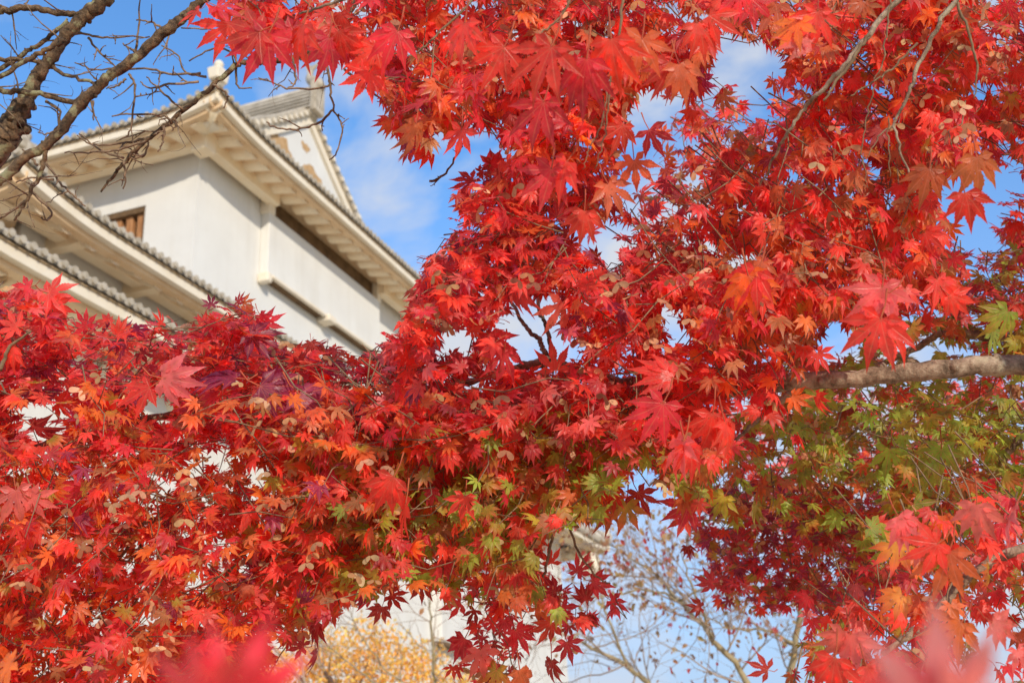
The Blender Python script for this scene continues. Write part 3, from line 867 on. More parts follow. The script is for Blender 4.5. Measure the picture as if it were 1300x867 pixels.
class Leaves:
    """Collects leaves (position of the stalk's end, tip direction, face normal, size, colours) into one mesh."""
    def __init__(s, templates):
        s.t = templates; s.rec = []; s.stalks = MB()
    def put(s, P, T, Nn, size, c0, c1, ti=None, stalk=0.0, stalk_dir=None):
        s.rec.append((P, T, Nn, size, c0, c1, random.randrange(len(s.t)) if ti is None else ti))
        if stalk > 0:
            T_ = np.array(T) / np.linalg.norm(T)
            b = -T_ * 0.75 + np.array([0, 0, 0.45]) if stalk_dir is None else stalk_dir
            p0 = np.array(P); p1 = p0 + stalk * 0.5 * (-T_ * 0.9 + 0.2 * b); p2 = p0 + stalk * (b * 0.75 - T_ * 0.3)
            s.stalks.tube([p0, p1, p2], [size * 0.016, size * 0.015, size * 0.022], 4, cap=False)
    def build(s, name, mat, parent, loc, stalk_mat=None, stalk_name='leaf_stalks'):
        Vs, Ls, Ct, Co, Us, base, nl = [], [], [], [], [], 0, 0
        by = {}
        for rcd in s.rec: by.setdefault(rcd[6], []).append(rcd)
        for ti, rs in by.items():
            V, U, Fc = s.t[ti]
            n = len(rs)
            P = np.array([r[0] for r in rs]); T = np.array([r[1] for r in rs], float); Nn = np.array([r[2] for r in rs], float)
            T /= np.linalg.norm(T, axis=1)[:, None]
            Nn = Nn - T * (Nn * T).sum(1)[:, None]; Nn /= np.linalg.norm(Nn, axis=1)[:, None] + 1e-9
            S = np.cross(T, Nn)
            sz = np.array([r[3] for r in rs])[:, None, None]
            W = P[:, None, :] + sz * (V[None, :, 0:1] * S[:, None] + V[None, :, 1:2] * T[:, None] + V[None, :, 2:3] * Nn[:, None])
            c0 = np.array([r[4] for r in rs]); c1 = np.array([r[5] for r in rs])
            w = np.clip((np.sqrt(V[:, 0] ** 2 + V[:, 1] ** 2) - 0.12) / 0.65, 0, 1)[None, :, None]
            col = c0[:, None] * (1 - w) + c1[:, None] * w
            Vs.append(W.reshape(-1, 3)); Co.append(col.reshape(-1, 3)); 
            nv = len(V)
            loops = np.concatenate([np.array(f) for f in Fc]); cnt = np.array([len(f) for f in Fc])
            off = base + np.arange(n) * nv
            Ls.append((loops[None] + off[:, None]).ravel()); Ct.append(np.tile(cnt, n)); Us.append(np.tile(U[loops], (n, 1)))
            base += n * nv
        V = np.concatenate(Vs) - np.array(loc); L = np.concatenate(Ls).astype(np.int32); C = np.concatenate(Ct).astype(np.int32); U = np.concatenate(Us); CO = np.concatenate(Co)
        me = bpy.data.meshes.new(name)
        me.vertices.add(len(V)); me.vertices.foreach_set('co', V.astype(np.float32).ravel())
        me.loops.add(len(L)); me.loops.foreach_set('vertex_index', L)
        me.polygons.add(len(C)); st = np.concatenate([[0], np.cumsum(C)[:-1]]).astype(np.int32)
        me.polygons.foreach_set('loop_start', st)
        me.polygons.foreach_set('use_smooth', np.ones(len(C), bool))
        uv = me.uv_layers.new(name='leaf_uv'); uv.data.foreach_set('uv', U.astype(np.float32).ravel())
        ca = me.color_attributes.new('leaf_tint', 'FLOAT_COLOR', 'POINT')
        ca.data.foreach_set('color', np.concatenate([CO, np.ones((len(CO), 1))], 1).astype(np.float32).ravel())
        me.update(calc_edges=True); me.validate()
        o = link_mesh(name, me, mat, parent)
        if s.stalks.v and stalk_mat is not None:
            q = MB(); q.v = [tuple(np.array(v) - np.array(loc)) for v in s.stalks.v]; q.f = s.stalks.f; q.sm = s.stalks.sm
            q.build(stalk_name, stalk_mat, o)
        return o

C_ = dict(
    scarlet=(0.80, 0.066, 0.042), crimson=(0.66, 0.042, 0.056), orange=(0.82, 0.185, 0.036), deep=(0.42, 0.034, 0.032),
    pink=(0.80, 0.155, 0.140), olive=(0.40, 0.34, 0.045), green=(0.33, 0.46, 0.06), brown=(0.46, 0.19, 0.07),
    rust=(0.64, 0.140, 0.045), gold=(0.76, 0.38, 0.065), plum=(0.32, 0.032, 0.085), yellow=(0.62, 0.52, 0.06))
def jitter(c, r, a=0.18):
    k = r.triangular(0.62, 1.20, 1.04)
    return tuple(min(0.95, max(0.004, v * k * (1 + r.uniform(-a, a) * 0.6))) for v in c)
def pick(mix, r):
    t = r.random() * sum(w for _, w in mix)
    for n, w in mix:
        t -= w
        if t <= 0: break
    if '>' in n:
        a, b = n.split('>'); return jitter(C_[a], r), jitter(C_[b], r)
    c = jitter(C_[n], r)
    return c, tuple(v * r.uniform(0.85, 1.12) for v in c)

def inside(poly, x, y):
    c = False; n = len(poly); j = n - 1
    for i in range(n):
        xi, yi = poly[i]; xj, yj = poly[j]
        if (yi > y) != (yj > y) and x < (xj - xi) * (y - yi) / (yj - yi + 1e-12) + xi: c = not c
        j = i
    return c

# gaps between the boughs through which the sky and the keep show
GAPS = [
    [(-40, -40), (232, -40), (238, 38), (262, 72), (300, 100), (318, 92), (350, 106), (372, 70), (415, 82), (440, 112), (470, 112), (492, 160), (522, 205), (555, 225), (562, 205), (588, 240), (570, 300), (540, 332), (532, 372), (514, 402), (500, 432), (470, 440), (440, 445), (400, 432), (372, 440), (350, 425), (332, 412), (318, 378), (300, 385), (262, 402), (205, 405), (150, 412), (112, 400), (75, 398), (58, 366), (20, 362), (-40, 372)],
    [(546, 200), (572, 176), (600, 174), (624, 188), (650, 205), (640, 214), (612, 208), (596, 230), (572, 232)],
    [(800, 128), (850, 110), (872, 148), (902, 92), (930, 52), (975, 66), (1000, 100), (962, 112), (905, 118), (846, 148), (842, 186), (806, 190)],
    [(795, 192), (846, 186), (836, 225), (802, 250), (784, 236)], [(700, 258), (735, 300), (770, 300), (795, 335), (760, 330), (715, 296)],
    [(634, 412), (662, 388), (706, 390), (712, 450), (672, 462), (650, 470), (624, 460)],
    [(842, 402), (868, 398), (872, 432), (848, 436)],
    [(805, 596), (834, 604), (848, 640), (872, 690), (892, 728), (900, 752), (884, 775), (902, 792), (950, 782), (1004, 772), (1022, 796), (996, 830), (972, 862), (960, 960), (722, 960), (738, 830), (760, 800), (806, 782), (800, 745), (780, 706), (790, 660)],
    [(480, 765), (505, 742), (545, 756), (566, 775), (562, 810), (595, 812), (570, 845), (600, 880), (560, 960), (300, 960), (345, 850), (385, 812), (420, 790), (455, 770)],
    [(1188, 248), (1215, 222), (1240, 250), (1268, 268), (1256, 296), (1215, 286)],
    [(1248, 222), (1296, 208), (1300, 240), (1265, 250)],
    [(1252, 820), (1285, 806), (1300, 830), (1280, 850), (1255, 845)],
    [(692, 690), (715, 674), (782, 672), (792, 735), (745, 730), (700, 735)], [(565, 425), (590, 420), (592, 445), (570, 452)], [(705, 440), (718, 430), (735, 450), (715, 465)], [(590, 488), (620, 482), (622, 492), (595, 498)],
    [(1035, 440), (1060, 415), (1085, 432), (1060, 458)], [(668, 790), (705, 800), (712, 855), (690, 900), (665, 840)], [(560, 170), (585, 200), (565, 215), (545, 205)],
    [(20, 525), (70, 515), (85, 545), (45, 560)],
    [(185, 515), (215, 512), (212, 532), (190, 535)],
]
def grown(g_, px):
    cx_, cy_ = sum(p[0] for p in g_) / len(g_), sum(p[1] for p in g_) / len(g_)
    out = []
    for x, y in g_:
        k = math.hypot(x - cx_, y - cy_) + 1e-6
        out.append((x + (x - cx_) / k * px, y + (y - cy_) / k * px))
    return out
GAPS = [GAPS[0]] + [grown(g_, 9) for g_ in GAPS[1:]]
GAPBOX = [(min(p[0] for p in g_), max(p[0] for p in g_), min(p[1] for p in g_), max(p[1] for p in g_)) for g_ in GAPS]
def in_gap(pxy):
    x, y = pxy
    for g_, (a, b, c, d) in zip(GAPS, GAPBOX):
        if a <= x <= b and c <= y <= d and inside(g_, x, y): return True
    return False

CAMDIR = -FW
SUNV = np.array(SUN_DIR)
def unit(v):
    v = np.asarray(v, float); return v / (np.linalg.norm(v) + 1e-9)

def foliage(lv, seeds, poly, dr, clusters, per, size, mix, twig=None, style='droop', seed=1, keep_gap=0.04, pseed=0.12, lean=(0, 0, 0), sd=1.0):
    """Sprays of leaves spread through the wedge of space behind a photo outline, between depths dr."""
    r = random.Random(seed)
    xs = [p[0] for p in poly]; ys = [p[1] for p in poly]
    made = 0; tries = 0
    while made < clusters and tries < clusters * 40:
        tries += 1
        x, y = r.uniform(min(xs), max(xs)), r.uniform(min(ys), max(ys))
        if not inside(poly, x, y): continue
        if in_gap((x, y)) and r.random() > keep_gap: continue
        made += 1
        d = r.uniform(*dr)
        c = at(x, y, d)
        side = r.uniform(-1, 1)
        if style == 'droop': td = unit([side * 0.9, -0.35 + r.uniform(-.3, .3), -0.75 + r.uniform(-.3, .4)])
        elif style == 'flat': td = unit([side * 1.0 + 0.4, -0.5 + r.uniform(-.5, .4), -0.12 + r.uniform(-.3, .25)])
        else: td = unit([side, -0.4, r.uniform(-.9, .3)])
        td = unit(td + np.array(lean))
        L = r.uniform(0.10, 0.17) * sd
        n0 = unit(CAMDIR * 0.55 + np.array([0, 0, 0.75 if style != 'flat' else 1.25]) + SUNV * 0.35 + 0.35 * np.array([r.gauss(0, 1), r.gauss(0, 1), r.gauss(0, 1)]))
        p0 = c - td * L * 0.5
        if twig is not None:
            m_ = c + 0.015 * np.array([r.gauss(0, 1), r.gauss(0, 1), r.gauss(0, 1)])
            ok = not (in_gap(to_px(p0)) or in_gap(to_px(p0 - td * 0.07)) or in_gap(to_px(c + td * L * 0.4)))
            if ok: twig.tube([p0 - td * 0.07 + np.array([0, 0, 0.02]), p0, m_, c + td * L * 0.45], [0.0016, 0.0014, 0.0011, 0.0007], 5, cap=False)
        nleaf = r.randint(*per)
        for k in range(nleaf):
            t = r.random()
            base = p0 + td * L * t + 0.016 * np.array([r.gauss(0, 1), r.gauss(0, 1), r.gauss(0, 1)])
            out = unit(np.cross(td, n0) * r.choice((-1, 1)) * r.uniform(0.3, 1.1) + td * r.uniform(0.3, 1.0) + 0.35 * np.array([r.gauss(0, 1), r.gauss(0, 1), r.gauss(0, 1)]))
            if style == 'droop': T = unit(out + np.array([0, 0, -0.75]))
            elif style == 'flat': T = unit(out * np.array([1, 1, 0.5]) + np.array([0, 0, -0.12]))
            else: T = unit(out + np.array([0, 0, -0.45]))
            Nn = n0 + 0.42 * np.array([r.gauss(0, 1), r.gauss(0, 1), r.gauss(0, 1)])
            s_ = r.uniform(*size) * (1 - 0.25 * (r.random() ** 3))
            P = base + out * 0.012
            px = to_px(np.array([P, P + T * s_ * 0.5, P + T * s_]))
            g0, g1, g2 = in_gap(px[0]), in_gap(px[1]), in_gap(px[2])
            if (g1 or (g0 and g2) or (g2 and r.random() < 0.5)) and r.random() > keep_gap: continue
            c0, c1 = pick(mix, r)
            ti = r.choice((1, 2, 3, 3, 6, 6, 9, 5, 0)) if style == 'droop' else None
            lv.put(P, T, Nn, s_, c0, c1, ti=ti, stalk=s_ * r.uniform(0.5, 0.8) if r.random() < 0.75 else 0, stalk_dir=unit(-out * 0.8 - td * 0.4))
        if seeds is not None and r.random() < pseed * 2.0:
            for k in range(r.randint(2, 5)):
                P = c + CAMDIR * 0.035 + 0.026 * np.array([r.gauss(0, 1), r.gauss(0, 1), r.gauss(0, 1)])
                if in_gap(to_px(P)) : continue
                cs = jitter(r.choice(((0.56, 0.33, 0.16), (0.48, 0.25, 0.12), (0.64, 0.42, 0.22), (0.44, 0.18, 0.09))), r)
                seeds.put(P, unit([r.gauss(0, 1) * .6, r.gauss(0, 1) * .6, -1]), CAMDIR + 0.7 * np.array([r.gauss(0, 1), r.gauss(0, 1), r.gauss(0, 1)]), r.uniform(0.015, 0.021), cs, cs, stalk=0.02)

def hero(lv, x, y, L, ang, d, colr, tilt=0.0, face=0.75, ti=None, seed=0, stalk=0.5):
    """One clear leaf: its stalk end at photo pixel (x, y), middle lobe L pixels long, pointing ang degrees (0 = right, 90 = down)."""
    r = random.Random(seed * 91 + int(x) * 7 + int(y))
    t = math.radians(ang)
    T = unit(XR * math.cos(t) - UP * math.sin(t) + FW * tilt)
    Nn = unit(CAMDIR * face + np.array([0, 0, 0.35]) + 0.28 * np.array([r.gauss(0, 1), r.gauss(0, 1), r.gauss(0, 1)]))
    c0, c1 = pick([(colr, 1)], r)
    if ti is None: ti = r.choice((1, 2, 3, 6, 3, 6, 5, 0) if L > 50 else (0, 1, 2, 3, 4, 5, 7, 8))
    if d > 1 and L > 44: L = 44 + (L - 44) * 0.62
    s_ = L / F_PX * d * 1.06
    lv.put(at(x, y, d), T, Nn, s_, c0, c1, ti=ti, stalk=s_ * stalk)

# ------------------------------------------------------------------ distant trees
def far_tree(name, label, cat, base, paths, seed, twig_mat, bark, leaf_mix, nleaf, lsize, group=None, grow=(0.9, 3, 4)):
    rt = empty(name, base); tag(rt, label, cat, group)
    loc = np.array(base)
    tr, tw, lv = MB(), MB(), Leaves(T_OVAL + [T_LO[0]])
    w = Wood(seed); tips = []
    for pts, rr in paths:
        S = wobble(smooth_path(pts, 6), 0.03, seed)
        rad = np.interp(np.linspace(0, 1, len(S)), np.linspace(0, 1, len(rr)), rr)
        rad = rad * 0.5
        tr.tube(S - loc, rad, 8, 0.05)
        for i in range(4, len(S)):
            if w.r.random() < 0.72:
                d_ = unit(S[i] - S[i - 1]) + 0.9 * np.array([w.r.gauss(0, 1), w.r.gauss(0, 1), w.r.gauss(0, 0.7)])
                w.grow(tw, S[i] - loc, d_, grow[0] * w.r.uniform(0.5, 1.1), max(0.0045, min(0.009, rad[i] * 0.5)), grow[1] - 1, grow[2], 0.22, 0.02, 5, 0.8, tips)
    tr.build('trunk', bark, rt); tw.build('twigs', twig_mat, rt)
    r = random.Random(seed + 5)
    for k in range(nleaf):
        p, d_ = r.choice(tips)
        P = p + loc + 0.10 * np.array([r.gauss(0, 1), r.gauss(0, 1), r.gauss(0, 1)])
        c0, c1 = pick(leaf_mix, r)
        lv.put(P, [r.gauss(0, .6), r.gauss(0, .6), -0.8], [r.gauss(0, 1), -1.2 + r.gauss(0, 1), r.gauss(0, 1)], r.uniform(*lsize), c0, c1)
    if nleaf: lv.build('leaves', DRY_LEAF, rt, loc)
    return rt
C_.update(blush=(0.90, 0.27, 0.25), rose=(0.82, 0.05, 0.065))  # first tone has the pale sun gloss of the right shoot painted in
C_.update(drytan=(0.44, 0.26, 0.11), drybrown=(0.30, 0.15, 0.07), dryred=(0.42, 0.05, 0.04), amber=(0.84, 0.47, 0.09), straw=(0.88, 0.60, 0.17))

def ground_below(p): return (float(p[0]), float(p[1]), 0.0)
D1 = 8.5
b = at(960, 900, D1)
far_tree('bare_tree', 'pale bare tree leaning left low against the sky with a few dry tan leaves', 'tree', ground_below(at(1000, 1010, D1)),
         [([np.array(ground_below(at(1000, 1010, D1))), at(962, 905, D1), at(905, 812, D1), at(862, 762, D1 + .2), at(828, 725, D1 + .4), at(770, 690, D1 + .8)], [0.06, 0.05, 0.04, 0.032, 0.022, 0.008]),
          ([at(905, 812, D1), at(880, 750, D1 - .3), at(862, 690, D1 - .3)], [0.025, 0.018, 0.006]),
          ([at(862, 762, D1 + .2), at(820, 748, D1), at(760, 758, D1 - .2), at(700, 752, D1 - .2)], [0.02, 0.017, 0.012, 0.005]),
          ([at(862, 762, D1 + .2), at(910, 742, D1), at(960, 748, D1 - .2)], [0.02, 0.015, 0.006])],
         3, BARK_FAR_TWIG, BARK_FAR, [('drytan', 4), ('drybrown', 4), ('dryred', 2)], 900, (0.03, 0.06), 'bare trees behind the maples', (0.75, 3, 3))
D2 = 11.0
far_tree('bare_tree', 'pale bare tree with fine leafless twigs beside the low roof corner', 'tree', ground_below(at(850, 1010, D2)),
         [([np.array(ground_below(at(850, 1010, D2))), at(835, 905, D2), at(800, 850, D2), at(752, 822, D2), at(700, 800, D2), at(640, 790, D2)], [0.08, 0.06, 0.045, 0.032, 0.02, 0.008]),
          ([at(800, 850, D2), at(770, 780, D2), at(760, 720, D2), at(745, 655, D2)], [0.03, 0.022, 0.016, 0.006])],
         8, BARK_FAR_TWIG, BARK_FAR, [('drytan', 1)], 40, (0.03, 0.05), 'bare trees behind the maples', (1.1, 3, 4))
D3 = 10.0
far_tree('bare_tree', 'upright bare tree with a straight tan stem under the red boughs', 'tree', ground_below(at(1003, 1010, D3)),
         [([np.array(ground_below(at(1003, 1010, D3))), at(1005, 900, D3), at(1010, 820, D3), at(1017, 762, D3), at(1022, 700, D3), at(1030, 600, D3)], [0.09, 0.07, 0.055, 0.045, 0.035, 0.015]),
          ([at(1010, 820, D3), at(975, 800, D3), at(925, 798, D3), at(890, 780, D3)], [0.03, 0.022, 0.015, 0.006])],
         13, BARK_FAR_TWIG, BARK_FAR, [('drytan', 3), ('dryred', 1), ('drybrown', 2)], 260, (0.03, 0.06), 'bare trees behind the maples', (0.9, 3, 3))
# golden tree in front of the keep's lower wall
D4 = 14.0
gb = ground_below(at(430, 1000, D4))
gt = empty('golden_tree', gb); tag(gt, 'dense rounded golden tree low before the white wall of the keep', 'tree')
gl = np.array(gb)
tr, tw, lv = MB(), MB(), Leaves(T_OVAL)
tr.tube(smooth_path([gl - gl, at(440, 940, D4) - gl, at(445, 880, D4) - gl], 5), np.linspace(0.13, 0.06, 11), 8, 0.05)
r = random.Random(4)
w = Wood(21)
for k in range(12):
    w.grow(tw, at(r.uniform(380, 500), r.uniform(880, 960), D4 + r.uniform(-.5, .5)) - gl, [r.uniform(-1, 1), r.uniform(-.6, .3), r.uniform(0.3, 1.2)], r.uniform(0.7, 1.3), 0.025, 1, 3, 0.2, 0.02, 5)
blobs = [(x, y, D4 + r.uniform(-0.9, 0.9), rr) for x, y, rr in ((470, 825, .46), (405, 838, .48), (340, 865, .46), (530, 850, .46), (280, 900, .5), (590, 895, .45), (440, 900, .6), (360, 930, .6), (520, 930, .6), (250, 950, .55), (620, 950, .5), (470, 990, .8), (340, 1010, .8), (560, 1010, .7), (200, 980, .6))]
for x, y, d, rr in blobs:
    c = at(x, y, d)
    for k in range(1150):
        v = np.array([r.gauss(0, 1), r.gauss(0, 1), r.gauss(0, 1)]); v = v / np.linalg.norm(v) * rr * (r.random() ** 0.4) * (1 + 0.3 * noise.noise(Vector(v * 2)))
        c0, c1 = pick([('amber', 5), ('straw', 4), ('drytan', .7), ('gold', 1.5)], r)
        lv.put(c + v, [r.gauss(0, .7), r.gauss(0, .7), -0.8], [r.gauss(0, 1), -0.7 + r.gauss(0, 1), 0.6 + r.gauss(0, 1)], r.uniform(0.035, 0.065), c0, c1)
tr.build('trunk', BARK_FAR, gt); tw.build('twigs', BARK_FAR_TWIG, gt); lv.build('crown', DRY_LEAF, gt, gl)
D5 = 10.5
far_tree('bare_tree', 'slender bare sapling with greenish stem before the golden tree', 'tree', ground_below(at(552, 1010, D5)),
         [([np.array(ground_below(at(552, 1010, D5))), at(551, 900, D5), at(550, 850, D5), at(549, 800, D5), at(546, 745, D5)], [0.035, 0.03, 0.028, 0.024, 0.010]),
          ([at(551, 905, D5), at(480, 870, D5), at(430, 830, D5), at(395, 800, D5)], [0.02, 0.016, 0.012, 0.005]),
          ([at(551, 890, D5), at(490, 850, D5), at(455, 800, D5), at(440, 765, D5)], [0.018, 0.014, 0.010, 0.005])],
         17, BARK_FAR_TWIG, BARK_FAR, [('drytan', 1)], 16, (0.03, 0.05), 'bare trees behind the maples', (0.55, 2, 3))

# ------------------------------------------------------------------ bare tree whose boughs cross the upper left corner
def local(mb_, loc):
    q = MB(); l_ = np.array(loc)
    q.v = [tuple(np.array(v) - l_) for v in mb_.v]; q.f = mb_.f; q.sm = mb_.sm
    return q
DC = 2.55
cb_ = (-2.1, 2.25, 0.0)
ch = empty('bare_tree', cb_)
tag(ch, 'bare lichen spotted tree whose knobbly leafless boughs cross the blue sky by the keep', 'tree', 'bare trees behind the maples')
del ch['group']
w = Wood(33)
tk = MB()
tk.tube(smooth_path([(-2.1, 2.25, -0.1), (-2.02, 2.25, 0.8), (-1.95, 2.28, 1.6), (-1.80, 2.32, 2.2), (-1.55, 2.33, 2.62)], 6), np.interp(np.linspace(0, 1, 25), [0, .5, 1], [0.15, 0.10, 0.06]), 12, 0.08)
local(tk, cb_).build('trunk', BARK_BARE, ch)
twg = MB()
mains = [
    ([(-170, 300), (-60, 235), (2, 180), (18, 152), (36, 120), (54, 88), (78, 53), (104, 24), (125, 6), (160, -25), (230, -70), (330, -95)], DC, [30, 25, 19, 15.5, 10, 8.6, 8.2, 8.6, 10, 9, 8, 7], 0.14),
    ([(-150, 310), (-60, 268), (-10, 236), (33, 200), (66, 179), (102, 133), (131, 104), (163, 80), (205, 45), (230, 26), (252, 6), (300, -40), (360, -80)], DC - .1, [14, 10, 6.5, 6, 6.2, 7, 6.6, 6.4, 7, 6.6, 6, 6, 5], 0.12),
    ([(-90, 30), (-30, 18), (2, 14), (36, 10), (68, 15), (98, 20)], DC, [6, 5.4, 4.6, 4.2, 4.0, 4.0], 0.08),
    ([(-80, 98), (-30, 108), (0, 115), (40, 119), (97, 131)], DC - .05, [4.5, 4.2, 3.7, 3.6, 3.4], 0.06),
    ([(-60, 70), (0, 75), (50, 79), (86, 96), (121, 107)], DC, [3.4, 2.8, 2.6, 2.4, 2.0], 0.06),
    ([(-50, 110), (0, 88), (26, 71), (52, 56), (86, 27)], DC + .05, [4, 3.2, 3.0, 2.8, 2.8], 0.06),
    ([(-40, 112), (0, 97), (31, 78), (60, 63), (81, 50)], DC - .1, [3.6, 3.2, 3.2, 3.2, 3.4], 0.05),
    ([(520, -80), (470, -30), (446, 10), (424, 52), (398, 66), (363, 76), (330, 79), (303, 82), (262, 116), (222, 150), (188, 178), (160, 203), (142, 226), (128, 244)], DC + .05, [7, 6, 5.2, 4.6, 4.4, 4.2, 4.0, 3.6, 3.2, 3.0, 2.7, 2.3, 1.9, 1.2], 0.05),
    ([(58, 186), (52, 215), (42, 240), (30, 262), (18, 280)], DC - .1, [3.2, 3.0, 2.6, 2.0, 1.2], 0.06),
]
paths = []
for i, (px, d, rr, jj) in enumerate(mains):
    m_ = MB()
    S, R2 = limb(m_, px, d, rr, 8, 10, jj, i + 3, 0.006)
    # bark knobs
    for k in range(len(S)):
        if w.r.random() < 0.22:
            o = unit([w.r.gauss(0, 1), w.r.gauss(0, 1), w.r.gauss(0, 1)])
            m_.tube([S[k] + o * R2[k] * 0.5, S[k] + o * R2[k] * 1.25, S[k] + o * R2[k] * 1.45], [R2[k] * 0.5, R2[k] * 0.36, R2[k] * 0.12], 6)
    local(m_, cb_).build('branch', BARK_BARE, ch)
    paths.append((S, R2))
thin = [  # single twigs that can be followed in the photo
    [(416, 78), (420, 118), (424, 140), (434, 158), (429, 191), (418, 203)], [(424, 139), (401, 158), (372, 165), (348, 161), (338, 155)],
    [(418, 101), (414, 111), (369, 113), (345, 104), (328, 99)], [(437, 88), (466, 113), (485, 126), (531, 152), (573, 174)],
    [(163, 94), (171, 108), (169, 140), (164, 168), (152, 178)], [(160, 100), (148, 110), (135, 113)], [(255, 93), (220, 94), (185, 88), (120, 88), (95, 80)],
    [(262, 98), (236, 92), (225, 70), (205, 58)], [(252, 104), (215, 108), (190, 112), (178, 104)], [(218, 152), (200, 146), (160, 145), (142, 148)],
    [(232, 140), (205, 116), (186, 98)], [(190, 175), (160, 181), (120, 184), (98, 172)], [(184, 180), (150, 190), (118, 194), (82, 194)],
    [(157, 201), (130, 192), (100, 170)], [(157, 205), (160, 226), (156, 240)], [(162, 200), (180, 198), (188, 186), (187, 178)],
    [(208, 160), (207, 180), (200, 193)], [(222, 151), (224, 158), (218, 166)], [(372, 76), (376, 104), (365, 112)], [(300, 86), (302, 110), (320, 112)],
    [(58, 128), (75, 140), (74, 160), (60, 170), (48, 168)], [(118, 128), (119, 153)], [(270, 108), (288, 120), (284, 138)],
    [(172, 66), (176, 40), (178, 0)], [(172, 66), (162, 60), (156, 55)], [(206, 36), (190, 28), (173, 26)], [(98, 40), (122, 47), (150, 48), (190, 47)],
    [(112, 48), (130, 70), (150, 88)], [(48, 210), (36, 195), (28, 190)], [(58, 208), (80, 236), (98, 252), (108, 262)], [(40, 244), (64, 268), (60, 280), (52, 276)],
    [(36, 252), (10, 272), (0, 278)], [(545, 230), (563, 223), (579, 198), (590, 180)], [(68, 228), (40, 226), (20, 232)],
    [(304, 84), (292, 66), (270, 62), (240, 78)], [(330, 80), (310, 60), (280, 40), (230, 36)], [(398, 66), (440, 40), (470, 44)],
]
for i, px in enumerate(thin):
    S, R2 = limb(twg, px, DC + 0.02 * (i % 4), np.linspace(1.7, 0.85, len(px)), 6, 6, 0.16, i, 0.004)
    for k in range(2, len(S)):
        if w.r.random() < 0.18:
            w.grow(twg, S[k], unit([w.r.gauss(0, 1), w.r.gauss(0, .5), w.r.gauss(0, 1)]), w.r.uniform(0.012, 0.06), R2[k] * 0.8, 0, 0, 0.35, -0.05, 5, buds=True)
for S, R2 in paths:
    for k in range(3, len(S), 2):
        q = to_px(S[k])
        if w.r.random() < 0.25 and q[0] < 470 and q[1] < 320:
            w.grow(twg, S[k], unit([w.r.gauss(0, 1), w.r.gauss(0, .6), w.r.gauss(0, 1) - 0.1]), w.r.uniform(0.05, 0.15), min(0.0021, R2[k] * 0.45), 1, 2, 0.30, -0.02, 5, 0.9, buds=True)
local(twg, cb_).build('twigs', BARK_BARE_TWIG, ch)

# ------------------------------------------------------------------ maples
STALK = mat_noise('leaf_stalk', (0.38, 0.05, 0.03), (0.55, 0.13, 0.05), 30, 0.6)
def maple(label, base, trunk_pts, trunk_r):
    rt = empty('maple_tree', base); tag(rt, label, 'maple tree', 'red maples overhanging the view')
    t = MB(); P = smooth_path(trunk_pts, 6)
    t.tube(P, np.interp(np.linspace(0, 1, len(P)), np.linspace(0, 1, len(trunk_r)), trunk_r), 12, 0.05)
    local(t, base).build('trunk', BARK_MAPLE, rt)
    return rt
RED_T = [('scarlet', 5), ('crimson', 2), ('rust', 1.2), ('orange', 1)]

# -- left maple
bl = (-2.6, 2.9, 0.0)
left = maple('spreading maple at left with crimson top leaves and orange red leaves below', bl,
             [(-2.6, 2.9, -0.1), (-2.5, 2.9, 0.7), (-2.25, 2.85, 1.25), at(-330, 880, 2.75)], [0.14, 0.11, 0.09, 0.07])
b1 = MB(); limb(b1, [(-340, 890), (-160, 820), (0, 764), (40, 746), (62, 736), (100, 706), (150, 676), (210, 655), (300, 640), (400, 625)], 2.75, [26, 16, 9.5, 8.5, 8, 6.5, 5, 4, 3, 2], 7, 9, 0.06, 4, 0.008)
local(b1, bl).build('branch', BARK_MAPLE, left)
b2 = MB(); limb(b2, [(-340, 890), (-120, 640), (20, 580), (140, 540), (260, 520), (380, 500), (470, 480)], 2.6, [20, 12, 7, 5.5, 4.5, 3.5, 2], 7, 8, 0.06, 5, 0.01)
local(b2, bl).build('branch', BARK_MAPLE, left)
tl = MB()
for px, d in (([(50, 760), (66, 735), (72, 700), (68, 655), (56, 620)], 2.5), ([(100, 830), (118, 770), (150, 710), (190, 668), (215, 640)], 2.45), ([(70, 860), (100, 790), (140, 740)], 2.4), ([(0, 470), (14, 440), (40, 420)], 2.2), ([(180, 690), (150, 790), (70, 867)], 2.6), ([(310, 700), (260, 760), (200, 800)], 2.7)):
    limb(tl, px, d, np.linspace(3.0, 1.4, len(px)), 6, 6, 0.05, 2, 0.004)
lvA, sdA = Leaves(T_HI), Leaves(T_SEED)
P_top = [(-260, 430), (-100, 400), (0, 372), (22, 360), (66, 370), (78, 396), (112, 402), (150, 418), (205, 410), (262, 405), (292, 392), (318, 396), (340, 420), (375, 438), (440, 440), (505, 436), (520, 470), (540, 560), (-260, 580)]
foliage(lvA, sdA, P_top, (2.25, 2.85), 400, (4, 8), (0.034, 0.050), [('crimson', 4), ('scarlet', 4), ('pink', 1.6), ('plum', 1.0), ('deep', 0.8), ('rust', .7)], tl, 'flat', 11, 0.02, 0.10, (0.25, 0, 0.05))
P_low = [(-260, 500), (520, 500), (530, 760), (505, 742), (470, 768), (440, 762), (412, 792), (380, 806), (360, 835), (335, 852), (300, 870), (270, 1000), (-260, 1000)]
foliage(lvA, sdA, P_low, (2.0, 2.6), 680, (5, 9), (0.029, 0.043), [('scarlet', 6), ('orange', 3.0), ('rust', 2), ('crimson', 1.8), ('brown', .8), ('olive>rust', 1), ('plum', .4), ('deep', .5)], tl, 'mix', 12, 0.03, 0.13)
foliage(lvA, sdA, P_low, (2.7, 3.4), 260, (5, 9), (0.038, 0.055), [('scarlet', 5), ('orange', 3), ('rust', 2), ('crimson', 2)], tl, 'mix', 13, 0.02, 0.05)
